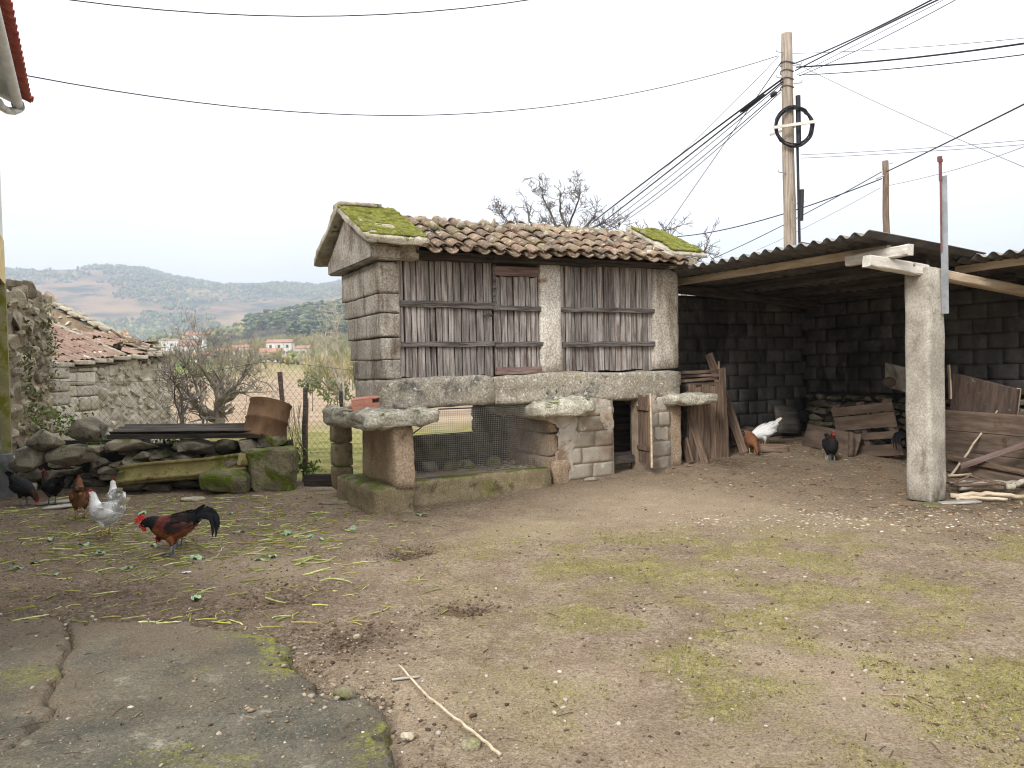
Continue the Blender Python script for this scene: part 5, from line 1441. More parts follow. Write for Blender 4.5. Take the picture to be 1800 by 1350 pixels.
for i in range(6):
    link('roof_slab', block_mesh(ru(.3, .6), ru(.2, .3), .05, 1100 + i, 3, .02, .012), M['slab_side'], brf, (ru(2.9, 4.05), ru(-.05, .5), ru(2.08, 2.2)), (ru(-.1, .3), ru(-.2, .2), ru(-.6, .6)))
gblock('gable_coping', -.15, .12, -.1, .9, 1.88, 1.99, 'slab_side', 1110, 5, .03, .015, barn, .02, (rad(22), 0, 0))
gblock('gable_block', -.1, .3, .0, .7, 1.6, 1.86, 'barn_stone', 1111, 5, .03, .015, barn)
for i in range(10):
    gblock('quoin', -.02, ru(.4, .6), -.1, .3, -.6 + i * .235, -.6 + i * .235 + .23, 'barn_stone', 1120 + i, 4, .02, .012, bwall)

# ------------------------------------------------------------------ bare trees
def twig_tree(name, base, limbs, seed, m, label, cat='tree', minr=.0019, spread=.7, twig=.35, r0=.06, nkids=(3, 5), sides=5, spurs=True):
    """limbs: list of polylines (world points) with start radius; side branches grow on them"""
    rr = random.Random(seed)
    e = empty(name, base, 0, label, cat)
    B = Vector(base)
    trunk, crown = MB(), MB()
    def grow_(p, d, L, r, lev):
        n = 4; pts = [p.copy()]; q = p.copy(); dd = d.copy()
        for i in range(n):
            dd = (dd + Vector((rr.gauss(0, .22), rr.gauss(0, .22), rr.gauss(0, .18) + .06))).normalized()
            q = q + dd * L / n; pts.append(q.copy())
        crown.tube([x - B for x in pts], [max(minr, r * (1 - .7 * i / n)) for i in range(n + 1)], 3 if lev < 2 else sides, False)
        if lev <= 0:
            if spurs:
                for i in range(2):
                    a = pts[rr.randrange(1, 5)]; crown.tube([a - B, a - B + Vector((rr.gauss(0, 1), rr.gauss(0, 1), rr.gauss(.4, 1))) * twig * .12], [.004, .003], 3, False)
            return
        for k in range(rr.randint(*nkids)):
            t = rr.uniform(.3, 1); i = min(n - 1, int(t * n)); a = pts[i].lerp(pts[i + 1], t * n - i)
            nd = (dd + Vector((rr.gauss(0, 1), rr.gauss(0, 1), rr.gauss(.1, .9))) * spread).normalized()
            grow_(a, nd, L * rr.uniform(.5, .8), r * .5, lev - 1)
    for pts, r_s, r_e, dep in limbs:
        P = [Vector(p) for p in pts]; Q = []
        for i in range(len(P) - 1):
            for k in range(4): Q.append(P[i].lerp(P[i + 1], k / 4) + Vector((rr.gauss(0, 1), rr.gauss(0, 1), rr.gauss(0, 1))) * r_s * .25)
        Q.append(P[-1])
        n = len(Q)
        trunk.tube([x - B for x in Q], [r_s + (r_e - r_s) * i / (n - 1) for i in range(n)], 7)
        if dep < 0: continue
        for k in range(2, n):
            for _ in range(2 if rr.random() < .6 else 1):
                d = (Q[k] - Q[k - 1]).normalized()
                nd = (d + Vector((rr.gauss(0, 1), rr.gauss(0, 1), rr.gauss(.2, .8))) * spread).normalized()
                grow_(Q[k], nd, twig * rr.uniform(.6, 1.2), r_e * .7 + .002, dep)
    trunk.build('trunk', M[m], e, smooth=True)
    crown.build('crown', M[m], e)
    return e
def pl_(pts, Y, jit=.25, seed=0):
    rr = random.Random(seed); return [at(px, py, Y + rr.uniform(-jit, jit)) for px, py in pts]
T1 = at(985, 640, 15); T1.z = gz1(T1.x, T1.y)
top = at(988, 440, 15)
limbs = [([T1, top], .12, .09, -1),
    (pl_([(988, 440), (975, 390), (955, 350), (948, 318)], 15, .3, 1), .03, .006, 2),
    (pl_([(988, 440), (1000, 395), (1018, 350), (1010, 325)], 15, .3, 2), .028, .007, 2),
    (pl_([(988, 440), (940, 405), (900, 400), (878, 368)], 15, .4, 3), .028, .007, 2),
    (pl_([(988, 440), (1030, 405), (1062, 392), (1080, 400)], 15, .4, 4), .026, .007, 2),
    (pl_([(975, 420), (930, 390), (925, 358)], 15, .4, 5), .03, .008, 1),
    (pl_([(1000, 420), (985, 370), (984, 335)], 15, .4, 6), .03, .008, 1),
    (pl_([(1005, 430), (1045, 380), (1050, 368)], 15, .4, 7), .03, .008, 1),
    (pl_([(960, 425), (915, 415), (890, 392)], 15, .4, 8), .028, .008, 1)]
twig_tree('bare_tree', T1, limbs, 21, 'bark', 'leafless gnarled tree rising behind the granary roof', spread=.8, twig=.24, nkids=(2, 4), minr=.004)
T2 = at(1215, 640, 16.2); T2.z = gz1(T2.x, T2.y)
t2 = at(1200, 470, 16.2)
limbs = [([T2, t2], .09, .06, -1), (pl_([(1200, 470), (1180, 420), (1168, 405), (1195, 398)], 16.2, .2, 1), .03, .008, 1), (pl_([(1200, 470), (1150, 420), (1112, 400)], 16.2, .2, 2), .03, .007, 1),
         (pl_([(1205, 470), (1235, 450), (1248, 415)], 16.2, .2, 3), .03, .006, 1), (pl_([(1205, 470), (1225, 440), (1252, 446)], 16.2, .2, 4), .025, .006, 1)]
twig_tree('bare_tree', T2, limbs, 22, 'bark', 'leafless twigs of a small tree showing between granary and shed', spread=.7, twig=.24, nkids=(2, 3), minr=.005)
T3 = at(388, 752, 13.6); T3.z = gz1(T3.x, T3.y)
limbs = [(pl_([(388, 760), (383, 735), (388, 700)], 13.6, .05, 1), .10, .07, 1),
    (pl_([(383, 738), (350, 720), (330, 690), (318, 660)], 13.6, .4, 2), .07, .02, 2), (pl_([(388, 705), (372, 670), (350, 640), (352, 612)], 13.6, .5, 3), .05, .012, 2),
    (pl_([(388, 705), (410, 680), (425, 660), (440, 640)], 13.6, .5, 4), .05, .012, 2), (pl_([(388, 700), (395, 660), (385, 625)], 13.6, .5, 5), .045, .01, 2),
    (pl_([(340, 705), (318, 700), (312, 735)], 13.6, .4, 6), .03, .01, 1), (pl_([(400, 690), (430, 690), (452, 668)], 13.6, .5, 7), .035, .01, 2), (pl_([(360, 725), (345, 680), (330, 640)], 13.6, .5, 8), .035, .01, 2)]
twig_tree('bare_tree', T3, limbs, 23, 'bark_lichen', 'tangled leafless fruit tree beyond the fence left of the rusty drum', spread=.8, twig=.46, nkids=(3, 4))
T4 = at(608, 735, 15.5); T4.z = gz1(T4.x, T4.y)
limbs = [(pl_([(612, 740), (600, 690), (585, 650), (565, 600)], 15.5, .3, 1), .03, .006, 2), (pl_([(606, 715), (590, 690), (560, 665), (552, 630)], 15.5, .3, 2), .025, .006, 2), (pl_([(604, 700), (602, 650), (590, 590), (596, 560)], 15.5, .3, 3), .025, .005, 2), (pl_([(600, 690), (575, 620), (572, 585)], 15.5, .3, 4), .02, .005, 1)]
twig_tree('sapling', T4, limbs, 24, 'bark_pale', 'pale thin leafless sapling close to the left side of the granary', 'sapling', spread=.5, twig=.4, nkids=(1, 3))
T5 = at(312, 770, 12.4); T5.z = gz1(T5.x, T5.y)
limbs = [(pl_([(318, 770), (322, 720), (318, 690), (300, 665)], 12.4, .3, 1), .025, .006, 2), (pl_([(320, 740), (306, 700), (308, 650)], 12.4, .3, 2), .02, .005, 2), (pl_([(320, 740), (332, 700), (326, 660)], 12.4, .3, 3), .02, .005, 1)]
twig_tree('shrub', T5, limbs, 25, 'bark', 'dark leafless shrub against the right corner of the barn', 'shrub', spread=.6, twig=.28, nkids=(1, 2))
def shrub_green(px, py, Y, rx, rz, n, label, seed, sz=.05):
    p = at(px, py, Y); b = Vector((p.x, p.y, gz1(p.x, p.y)))
    e = empty('bush', b, 0, label, 'bush'); h = p.z - b.z
    def fx(rr):
        d = rr.normal(size=3); d /= np.linalg.norm(d); q = rr.uniform(.3, 1) ** .5 * (1 + .3 * math.sin(d[0] * 5 + d[2] * 4))
        return (d[0] * rx * q, d[1] * rx * q, h + d[2] * rz * q)
    ivy('crown', n, fx, sz, 'ivy', e, seed)
    MB().tube([(0, 0, -.1), (.03, 0, h * .5), (0, 0, h)], [.03, .02, .01], 6).build('trunk', M['bark'], e)
shrub_green(352, 668, 14.6, .5, .22, 130, 'green leafy bush growing up through the leafless fruit tree', 31)
shrub_green(548, 672, 40, .55, .45, 500, 'dark green bush in the field just left of the granary', 32, .09)
shrub_green(592, 688, 45, .9, .7, 600, 'green bush in the field touching the side of the granary', 33, .11)

# ------------------------------------------------------------------ far woods, village
def pos_ar(a, r):
    """direction a = x/y, distance r"""
    y = r / math.sqrt(1 + a * a); return a * y, y
def wood(name, spec, seed, label, sub=1, tall=1.0):
    rr = np.random.default_rng(seed)
    bv, bf = ico(sub)
    V, F, C = [], [], []
    off = 0
    for (n, a0, a1, r0, r1, h0, h1, cols, shape) in spec:
        for _ in range(n):
            a = rr.uniform(a0, a1); r = rr.uniform(r0, r1); x, y = pos_ar(a, r)
            if shape != 'bare' and fbm(np.array(x), np.array(y), .012 if r < 1600 else .0042, 3) < (-.35 if r < 1600 else -.28): continue
            h = rr.uniform(h0, h1); z = float(gz(x, y))
            col = np.array(cols[rr.integers(0, len(cols))][:3]) * rr.uniform(.75, 1.25)
            if shape == 'bare': col = col * .9
            k = 26 if shape == 'bare' else 14 if r < 700 else (8 if r < 1100 else (3 if r < 1600 else 1))
            for q in range(k):
                if shape == 'pine': c = np.array([rr.normal() * h * .16, rr.normal() * h * .16, h * rr.uniform(.5, 1.0)]); s = np.array([.15, .15, .08]) * h * rr.uniform(.7, 1.3)
                elif shape == 'bare':
                    # a spray of upright twigs
                    b0 = np.array([x, y, z + h * rr.uniform(.1, .5)]); e0 = b0 + np.array([rr.normal() * h * .22, rr.normal() * h * .22, h * rr.uniform(.25, .6)]); w = max(.04, h * .008) * (1 + r / 500)
                    V.append(np.array([b0 - [w, 0, 0], b0 + [w, 0, 0], e0])); F.append(np.array([[0, 1, 2]]) + off); off += 3; C.append(np.tile(col * rr.uniform(.8, 1.3), (3, 1))); continue
                else: c = np.array([rr.normal() * h * .2, rr.normal() * h * .2, h * rr.uniform(.3, .8)]); s = np.array([.22, .22, .2]) * h * rr.uniform(.6, 1.2)
                if k == 1 and shape != 'bare': c = np.array([0, 0, h * .5]); s = np.array([.5, .5, .6]) * h
                v = bv * s * rr.uniform(.6, 1.4, bv.shape) + c + np.array([x, y, z])
                V.append(v); F.append(bf + off); off += len(bv)
                C.append(np.tile(col * rr.uniform(.7, 1.3), (len(bv), 1)))
            if shape in ('pine', 'bare') and r < 1200:
                w = h * .012; tv = np.array([[-w, 0, 0], [w, 0, 0], [0, w, 0], [0, 0, h * .9]]) + np.array([x, y, z]); V.append(tv); F.append(np.array([[0, 1, 3], [1, 2, 3], [2, 0, 3]]) + off); off += 4
                C.append(np.tile(np.array([1.5, 1.3, 1.1]), (4, 1)))
    me = mesh_np(name, np.concatenate(V), np.concatenate(F), False)
    vcol(me, np.concatenate(C)); me.materials.append(M['far_wood'])
    tag(link(name, me), label, 'wood', kind='stuff')
PN = [(1, 1, 1), (1.25, 1.15, .9), (.8, .9, .9)]
BR = [(2.4, 1.7, 1.4), (2.9, 2.1, 1.7), (2.0, 1.6, 1.3)]
MX = [(1, 1, 1), (1.6, 1.35, 1.0), (2.2, 1.6, 1.2)]
wood('far_wood', [(520, -.33, -.16, 640, 1000, 13, 22, PN, 'pine'), (220, -.45, -.33, 780, 1050, 9, 15, MX, 'round'), (240, -.36, -.16, 480, 640, 8, 14, BR, 'bare'), (120, -.5, -.36, 520, 760, 7, 12, BR + MX, 'bare'),
    (70, -.26, -.17, 90, 220, 3, 6, BR, 'bare'), (60, -.46, -.26, 250, 470, 2.5, 5, MX, 'round'), (160, -.44, -.16, 220, 470, 4, 8, BR, 'bare'), (120, -.6, -.46, 420, 900, 6, 12, MX, 'round')], 41, 'pine wood and bare trees across the valley')
wood('hill_wood', [(1100, -.64, -.15, 1100, 1800, 8, 14, MX, 'round'), (8500, -.66, -.14, 1500, 3150, 6, 12, [(.8, .85, .8), (1, 1, .9), (1.5, 1.2, .9)], 'round'), (700, -.66, -.14, 3000, 3300, 8, 16, PN, 'pine')], 42, 'patches of wood on the distant hills', 1)
def village_house(px, py, Y, w, d, h, rz, label, roof_h=1.6, seed=0):
    p = at(px, py, Y); z0 = gz1(p.x, p.y)
    base = p.z
    e = empty('village_house', (p.x, p.y, base), rz, label, 'house', 'houses of the far village')
    MB().box(-w / 2, w / 2, -d / 2, d / 2, min(z0 - base - 2, -2), h).build('wall', M['far_white'], e)
    MB().add([(-w / 2 - .4, -d / 2 - .4, h), (w / 2 + .4, -d / 2 - .4, h), (w / 2 + .4, d / 2 + .4, h), (-w / 2 - .4, d / 2 + .4, h), (-w / 2 - .2, 0, h + roof_h), (w / 2 + .2, 0, h + roof_h)],
             [(0, 1, 5, 4), (2, 3, 4, 5), (0, 4, 3), (1, 2, 5), (0, 3, 2, 1)]).build('roof', M['far_roof'], e)
    n = max(2, int(w / 3))
    for s_ in range(max(1, int(h / 2.8))):
        for i in range(n):
            x = -w / 2 + w * (i + .5) / n
            MB().box(x - .5, x + .5, -d / 2 - .03, -d / 2 - .005, .9 + s_ * 2.8, 2.2 + s_ * 2.8).build('window', M['far_glass'], e)
village_house(494, 628, 330, 10, 8, 6, .1, 'tallest white house of the far village, seen left of the granary', 1.4)
village_house(476, 634, 318, 9, 7, 3.2, -.1, 'low red-roofed house directly left of the tallest village house', 1.8)
village_house(522, 626, 345, 11, 7, 3.2, .05, 'long low white house at the right end of the far village', 1.0)
village_house(535, 620, 380, 6, 6, 2.8, .05, 'small white box house highest up at the right of the village', .8)
village_house(498, 640, 310, 7, 6, 2.6, .2, 'small pale house in front of the tallest village house', 1.0)
village_house(452, 634, 340, 8, 6, 3, .2, 'dull pale house among the trees in the middle of the village', 1.4)
village_house(345, 606, 420, 9, 8, 5, .2, 'red-roofed white house right of the barn roof', 1.6)
village_house(314, 612, 400, 14, 8, 4, -.05, 'long pale house touching the end of the barn roof', .8)
village_house(332, 622, 370, 8, 8, 3.6, .3, 'house with an orange hipped roof just above the bare tree', 2.2)
village_house(400, 630, 350, 8, 7, 3.2, .1, 'white house half hidden by the twigs of the fruit tree', 1.6)
village_house(352, 636, 330, 9, 6, 2.6, -.1, 'low orange-roofed house behind the fruit tree', 1.4)
village_house(424, 624, 370, 9, 7, 3.4, .1, 'white house behind the right side of the fruit tree', 1.4)

# ------------------------------------------------------------------ air of the valley
HZ = MB().box(float(xs[0]) - 30, float(xs[-1]) + 30, float(ys[0]) - 30, float(ys[-1]) + 30, float(GZ.min()) - 1, float(GZ.max()) + 40)
hz_ = HZ.build('haze', None)
hm = bpy.data.materials.new('valley_haze'); hm.use_nodes = True
hm.node_tree.nodes.clear()
ho = hm.node_tree.nodes.new('ShaderNodeOutputMaterial'); hv = hm.node_tree.nodes.new('ShaderNodeVolumePrincipled')
hv.inputs['Density'].default_value = .00034
hv.inputs['Color'].default_value = (.76, .86, 1.0, 1)
hm.node_tree.links.new(hv.outputs[0], ho.inputs['Volume'])
hz_.data.materials.append(hm)
tag(hz_, 'thin pale haze filling the valley', 'haze', kind='stuff')

# ------------------------------------------------------------------ hens and roosters
def feet(px, py):
    lo, hi = 2.0, 20.0
    for _ in range(40):
        m_ = (lo + hi) / 2; p = at(px, py, m_)
        if p.z > gz1(p.x, p.y): lo = m_
        else: hi = m_
    p = at(px, py, lo); return Vector((p.x, p.y, gz1(p.x, p.y)))
POSE = {
 'up': [(-.205, .298, .010, .012), (-.18, .285, .03, .038), (-.13, .258, .062, .075), (-.06, .228, .086, .100), (.01, .215, .094, .108), (.07, .232, .084, .100), (.112, .272, .058, .072), (.128, .322, .038, .044), (.134, .362, .028, .031), (.148, .390, .025, .027), (.168, .397, .020, .021), (.184, .394, .010, .010)],
 'peck': [(-.205, .345, .010, .012), (-.175, .325, .03, .038), (-.125, .285, .062, .075), (-.06, .245, .086, .098), (.01, .218, .094, .104), (.07, .200, .084, .094), (.125, .182, .058, .064), (.17, .15, .040, .044), (.198, .115, .030, .032), (.215, .085, .025, .027), (.228, .066, .020, .021), (.236, .052, .010, .010)],
 'crow': [(-.235, .325, .012, .016), (-.195, .318, .034, .045), (-.135, .288, .066, .080), (-.06, .252, .088, .104), (.01, .238, .092, .110), (.07, .250, .084, .100), (.118, .272, .066, .078), (.158, .292, .050, .056), (.190, .295, .039, .043), (.216, .288, .032, .035), (.238, .277, .026, .027), (.254, .266, .012, .013)],
}
def bird(name, label, loc, heading, pose, pal, sc=1.0, rooster=False, leg='leg_yellow', seed=0, tailup=True, group='chickens in the yard'):
    rr = random.Random(seed)
    e = empty(name, loc, heading, label, 'rooster' if rooster else 'hen', group)
    e.scale = (sc, sc, sc)
    R_ = POSE[pose]
    # denser rings by interpolation
    A = np.array(R_); s_in = np.linspace(0, 1, len(A)); s_out = np.linspace(0, 1, 34)
    def smooth_interp(col):
        y = np.interp(s_out, s_in, col)
        for _ in range(2): y[1:-1] = .25 * y[:-2] + .5 * y[1:-1] + .25 * y[2:]
        return y
    X, Z, Wd, Ht = [smooth_interp(A[:, i]) for i in range(4)]
    n = 16; v, cols, nrm = [], [], []
    for i in range(34):
        j0, j1 = max(0, i - 1), min(33, i + 1)
        t = Vector((X[j1] - X[j0], 0, Z[j1] - Z[j0])).normalized(); up = Vector((-t.z, 0, t.x))
        for k in range(n):
            a = 2 * math.pi * k / n
            o = up * math.cos(a) * Ht[i] + Vector((0, 1, 0)) * math.sin(a) * Wd[i]
            v.append(Vector((X[i], 0, Z[i])) + o); nrm.append((o.normalized(), t))
            cols.append(pal(s_out[i], math.cos(a), rr))
    f = [(i * n + k, (i + 1) * n + k, (i + 1) * n + (k + 1) % n, i * n + (k + 1) % n) for i in range(33) for k in range(n)]
    f += [tuple(range(n)), tuple(33 * n + k for k in range(n - 1, -1, -1))]
    me = mesh_from('body', v, f, True); vcol(me, np.array(cols)); body = link('body', me, M['feather'], e)
    # overlapping contour feathers
    fv, ff, fc = [], [], []
    for q in range(900):
        i = rr.randrange(2, 30); k = rr.randrange(n); p = v[i * n + k]; nn, t = nrm[i * n + k]
        L = (.034 if i < 18 else .02) * rr.uniform(.7, 1.2); w = L * .36
        side = nn.cross(t).normalized()
        bdir = (-t + nn * .16 + side * rr.gauss(0, .15)).normalized()
        b = len(fv); p = p + nn * .001 + side * rr.uniform(-.008, .008)
        fv += [p, p + bdir * L * .5 + side * w + nn * .002, p + bdir * L, p + bdir * L * .5 - side * w + nn * .002]
        ff.append((b, b + 1, b + 2, b + 3)); lum = 1.0; c = np.array(pal(s_out[i], (v[i * n + k] - Vector((X[i], 0, Z[i]))).normalized().dot(Vector((0, 0, 1))), rr)) 
        c = c * (rr.uniform(.96, 1.04) if c[0] > .7 else rr.uniform(.75, 1.2))
        fc += [c * .95, c, c * 1.03, c]
    me = mesh_from('plumage', fv, ff); vcol(me, np.array(fc)); tag(link('plumage', me, M['feather'], body), kind='stuff')
    # tail feathers
    tb = Vector((X[1], 0, Z[1]))
    def ribbon(P, w, c, nm):
        vv, f2 = [], []
        m_ = len(P)
        for i, p in enumerate(P):
            ww = w * (math.sin(math.pi * min(.97, .12 + .85 * i / (m_ - 1))) ** .7)
            t = (P[min(i + 1, m_ - 1)] - P[max(0, i - 1)]).normalized(); s_ = Vector((0, 1, 0)).cross(t).normalized()
            vv += [p - s_ * ww, p + Vector((0, .004, 0)), p + s_ * ww]
        for i in range(m_ - 1):
            a = i * 3; f2 += [(a, a + 1, a + 4, a + 3), (a + 1, a + 2, a + 5, a + 4)]
        me = mesh_from('feather', vv, f2, True); vcol(me, np.tile(np.array(c), (len(vv), 1))); link(nm, me, M['feather'], e)
    tc = pal(-.1, 0, rr)
    if rooster:
        for q in range(16):
            y = rr.uniform(-.035, .035); r_ = rr.uniform(.75, 1.1); lift = rr.uniform(-.05, .055)
            P = [tb + Vector((.04, y * .3, -.01)), tb + Vector((-.05 * r_, y * .8, .025 + lift * .6)), tb + Vector((-.10 * r_, y * 1.2, .035 + lift)), tb + Vector((-.145 * r_, y * 1.5, .02 + lift)), tb + Vector((-.17 * r_, y * 1.7, -.03 + lift)), tb + Vector((-.175 * r_, y * 1.8, -.09 + lift * 1.2)), tb + Vector((-.165 * r_, y * 1.8, -.14 + lift))]
            ribbon(P[:4 + q % 4], rr.uniform(.011, .017), np.array(tc) * rr.uniform(.7, 1.5), 'tail_feather')
    else:
        for q in range(9):
            a = (q - 4) / 4; up_ = (.085 if tailup else .04)
            P = [tb + Vector((.05, a * .012, -.02)), tb + Vector((-.0, a * .022, .02)), tb + Vector((-.04, a * .032, up_ * .6)), tb + Vector((-.075, a * .038, up_ * (1 - .15 * abs(a))))]
            ribbon(P, .018, np.array(tc) * rr.uniform(.8, 1.15), 'tail_feather')
    # wings
    for s_ in (-1, 1):
        bv, bf = ico(2); wv = []
        wc = Vector((-.045, s_ * .083, Z[13] + .012))
        for p in bv:
            x = p[0]; tap = 1 - .45 * max(0, -x) - .15 * max(0, x)
            wv.append((wc.x + x * .125, wc.y + p[1] * .022 - s_ * .02 * x * x, wc.z + p[2] * .062 * tap + .028 * (-x) * .6))
        me = mesh_np('wing', np.array(wv), bf, True)
        vcol(me, np.array([np.array(pal(.42 + .1 * p[0], .25, rr, True)) * (rr.uniform(.95, 1.03) if pal is pal_white else rr.uniform(.8, 1.15)) for p in bv])); w_ = link('wing', me, M['feather'], e)
        for q in range(6):
            z0 = wc.z - .03 + q * .012
            P = [Vector((-.02, wc.y + s_ * .016, z0 + .01)), Vector((-.09, wc.y + s_ * .014, z0 + .015)), Vector((-.15 + q * .004, wc.y - s_ * .012, z0 + .028)), Vector((-.19 + q * .012, wc.y - s_ * .03, z0 + .04))]
            vv, f2 = [], []
            for i, p in enumerate(P):
                ww = .011 * (1, 1.1, 1, .3)[i]; vv += [p + Vector((0, 0, ww)), p - Vector((0, 0, ww))]
            for i in range(3): f2.append((2 * i, 2 * i + 1, 2 * i + 3, 2 * i + 2))
            me = mesh_from('quill', vv, f2); vcol(me, np.tile(np.array(pal(.35, .2, rr, True)) * (rr.uniform(.92, 1.04) if pal is pal_white else rr.uniform(.6, 1.2)), (8, 1))); link('flight_feather', me, M['feather'], w_)
        # leg
        hip = Vector((.0, s_ * .042, .15)); kn = Vector((-.012, s_ * .042, .092)); an = Vector((.008, s_ * .042, .012))
        th = MB().tube([hip + Vector((.01, 0, .02)), hip, kn + Vector((0, 0, .01)), kn], [.042, .038, .018, .010], 10); me = th.mesh('thigh', True)
        vcol(me, np.tile(np.array(pal(.45, -.8, rr)), (len(me.vertices), 1))); link('thigh', me, M['feather'], e)
        lg = MB().tube([kn, an], [.0085, .0075], 7)
        for a in (-.5, 0, .5):
            lg.tube([an, an + Vector((math.cos(a) * .03, math.sin(a) * .03, -.002)), an + Vector((math.cos(a) * .058, math.sin(a) * .058, -.009))], [.007, .006, .0025], 5)
        lg.tube([an, an + Vector((-.03, 0, -.008))], [.006, .002], 5)
        lg.build('leg', M[leg], e, smooth=True)
    # head: comb, wattles, beak, eyes
    hx, hz_2 = X[30], Z[30]
    t = Vector((X[33] - X[29], 0, Z[33] - Z[29])).normalized(); up = Vector((-t.z, 0, t.x))
    if up.z < 0 and pose == 'up': up = -up
    H = Vector((hx, 0, hz_2))
    def hp(a, b, y=0): return H + t * a + up * b + Vector((0, y, 0))
    cs_ = 1.75 if rooster else .8
    prof = [(.02, .018), (.026, .034), (.016, .03), (.012, .046), (.002, .036), (-.006, .05), (-.014, .036), (-.026, .044), (-.03, .026), (-.026, .014)]
    mb = MB(); m_ = len(prof)
    vv = [hp(a * cs_, .004 + b * cs_, .004) for a, b in prof] + [hp(a * cs_, .004 + b * cs_, -.004) for a, b in prof]
    mb.add(vv, [tuple(range(m_)), tuple(range(2 * m_ - 1, m_ - 1, -1))] + [(k, m_ + k, m_ + (k + 1) % m_, (k + 1) % m_) for k in range(m_)]).build('comb', M['comb'], e)
    for s_ in (-1, 1):
        bv, bf = ico(2)
        w_ = .8 if not rooster else 1.5
        link('wattle', mesh_np('wattle', np.array([hp(p[0] * .010 * w_ + .012, p[2] * .017 * w_ - .024 * w_, p[1] * .004 + s_ * .010) for p in bv]), bf, True), M['comb'], e)
        link('face', mesh_np('face', np.array([hp(p[0] * .017 * w_ ** .5 + .010, p[2] * .014 * w_ ** .5, p[1] * .004 + s_ * .017) for p in bv]), bf, True), M['comb'], e)
        link('eye', mesh_np('eye', np.array([hp(p[0] * .0045 + .012, p[2] * .0045 + .004, p[1] * .003 + s_ * .0225) for p in bv]), bf, True), M['eye'], e)
        if rooster: link('ear_lobe', mesh_np('ear', np.array([hp(p[0] * .010 - .016, p[2] * .013 - .006, p[1] * .004 + s_ * .026) for p in bv]), bf, True), M['ear'], e)
    b0 = Vector((X[33], 0, Z[33])); MB().tube([b0 - t * .012, b0 + t * .008, b0 + t * .024 - up * .006], [.011, .008, .001], 8).build('beak', M['beak'], e, smooth=True)
    return e
def pal_white(s, a, rr, wing=False):
    k = rr.uniform(.92, 1.05); c = (.93, .92, .89) if s > 0 else (.86, .80, .66)
    return (c[0] * k, c[1] * k, c[2] * k)
def pal_brown(s, a, rr, wing=False):
    k = rr.uniform(.8, 1.2)
    if wing: return (.22 * k, .09 * k, .042 * k)
    if s < 0: return (.34 * k, .22 * k, .13 * k)
    if s < .45 and a < .3: return (.40 * k, .22 * k, .11 * k)
    return (.24 * k, .105 * k, .05 * k)
def pal_black(s, a, rr, wing=False):
    k = rr.uniform(.7, 1.4)
    if s > .58 and a > -.2: return (.05 * k, .022 * k, .014 * k)
    return (.018 * k, .017 * k, .018 * k)
def pal_rooster(s, a, rr, wing=False):
    k = rr.uniform(.75, 1.3)
    if wing: return (.022 * k, .018 * k, .018 * k) if rr.random() < .7 else (.15 * k, .03 * k, .018 * k)
    if s < .14: return (.015 * k, .017 * k, .02 * k)
    if s > .57: return (.014 * k, .012 * k, .012 * k)
    if a < -.05: return (.25 * k, .09 * k, .034 * k)
    if s < .36: return (.03 * k, .018 * k, .016 * k)
    return (.13 * k, .028 * k, .018 * k)
bird('rooster', 'big black and russet rooster with a red comb stooping in the dirt', feet(303, 976), math.pi + .12, 'crow', pal_rooster, 1.0, True, 'leg_grey', 1)
bird('hen', 'white hen standing upright in full view left of the big rooster', feet(186, 944), math.pi - .35, 'up', pal_white, 1.06, False, 'leg_yellow', 2)
bird('hen', 'white hen half hidden behind the other white one', feet(204, 908), 2.2, 'up', pal_white, .95, False, 'leg_yellow', 3)
bird('hen', 'brown hen turning its back, left of the white hens', feet(142, 911), math.pi - 1.05, 'up', pal_brown, 1.06, False, 'leg_yellow', 4)
bird('hen', 'dark hen pecking in the shade next to the house corner', feet(42, 888), -.35, 'peck', pal_black, 1.0, False, 'leg_grey', 5)
bird('hen', 'black hen with a bright red comb hardly visible against the dry-stone wall', feet(92, 886), math.pi - .5, 'up', pal_black, 1.0, False, 'leg_grey', 6)
bird('hen', 'dark hen standing behind the rooster so that its tail shows over his back', feet(316, 960), math.pi - .1, 'peck', pal_black, .9, False, 'leg_grey', 7)
bird('hen', 'white hen at the mouth of the shed, tail raised', feet(1342, 786), math.pi + .1, 'peck', pal_white, 1.05, False, 'leg_yellow', 8)
bird('hen', 'brown hen crouching in front of the white hen at the shed', feet(1322, 797), -1.5, 'peck', pal_brown, .85, False, 'leg_yellow', 9, False)
bird('hen', 'black hen facing the camera on the dirt before the pallet', feet(1461, 812), -1.75, 'up', pal_black, 1.0, False, 'leg_grey', 10)
def pal_rooster2(s, a, rr, wing=False):
    k = rr.uniform(.75, 1.3)
    if s < .2: return (.016 * k, .017 * k, .02 * k)
    if s < .5: return (.42 * k, .30 * k, .16 * k) if a > .2 else (.20 * k, .06 * k, .03 * k)
    return (.22 * k, .07 * k, .03 * k)
bird('rooster', 'rooster mostly hidden behind the concrete post, black tail sticking out', feet(1617, 812), .2, 'peck', pal_rooster2, 1.05, True, 'leg_grey', 11)

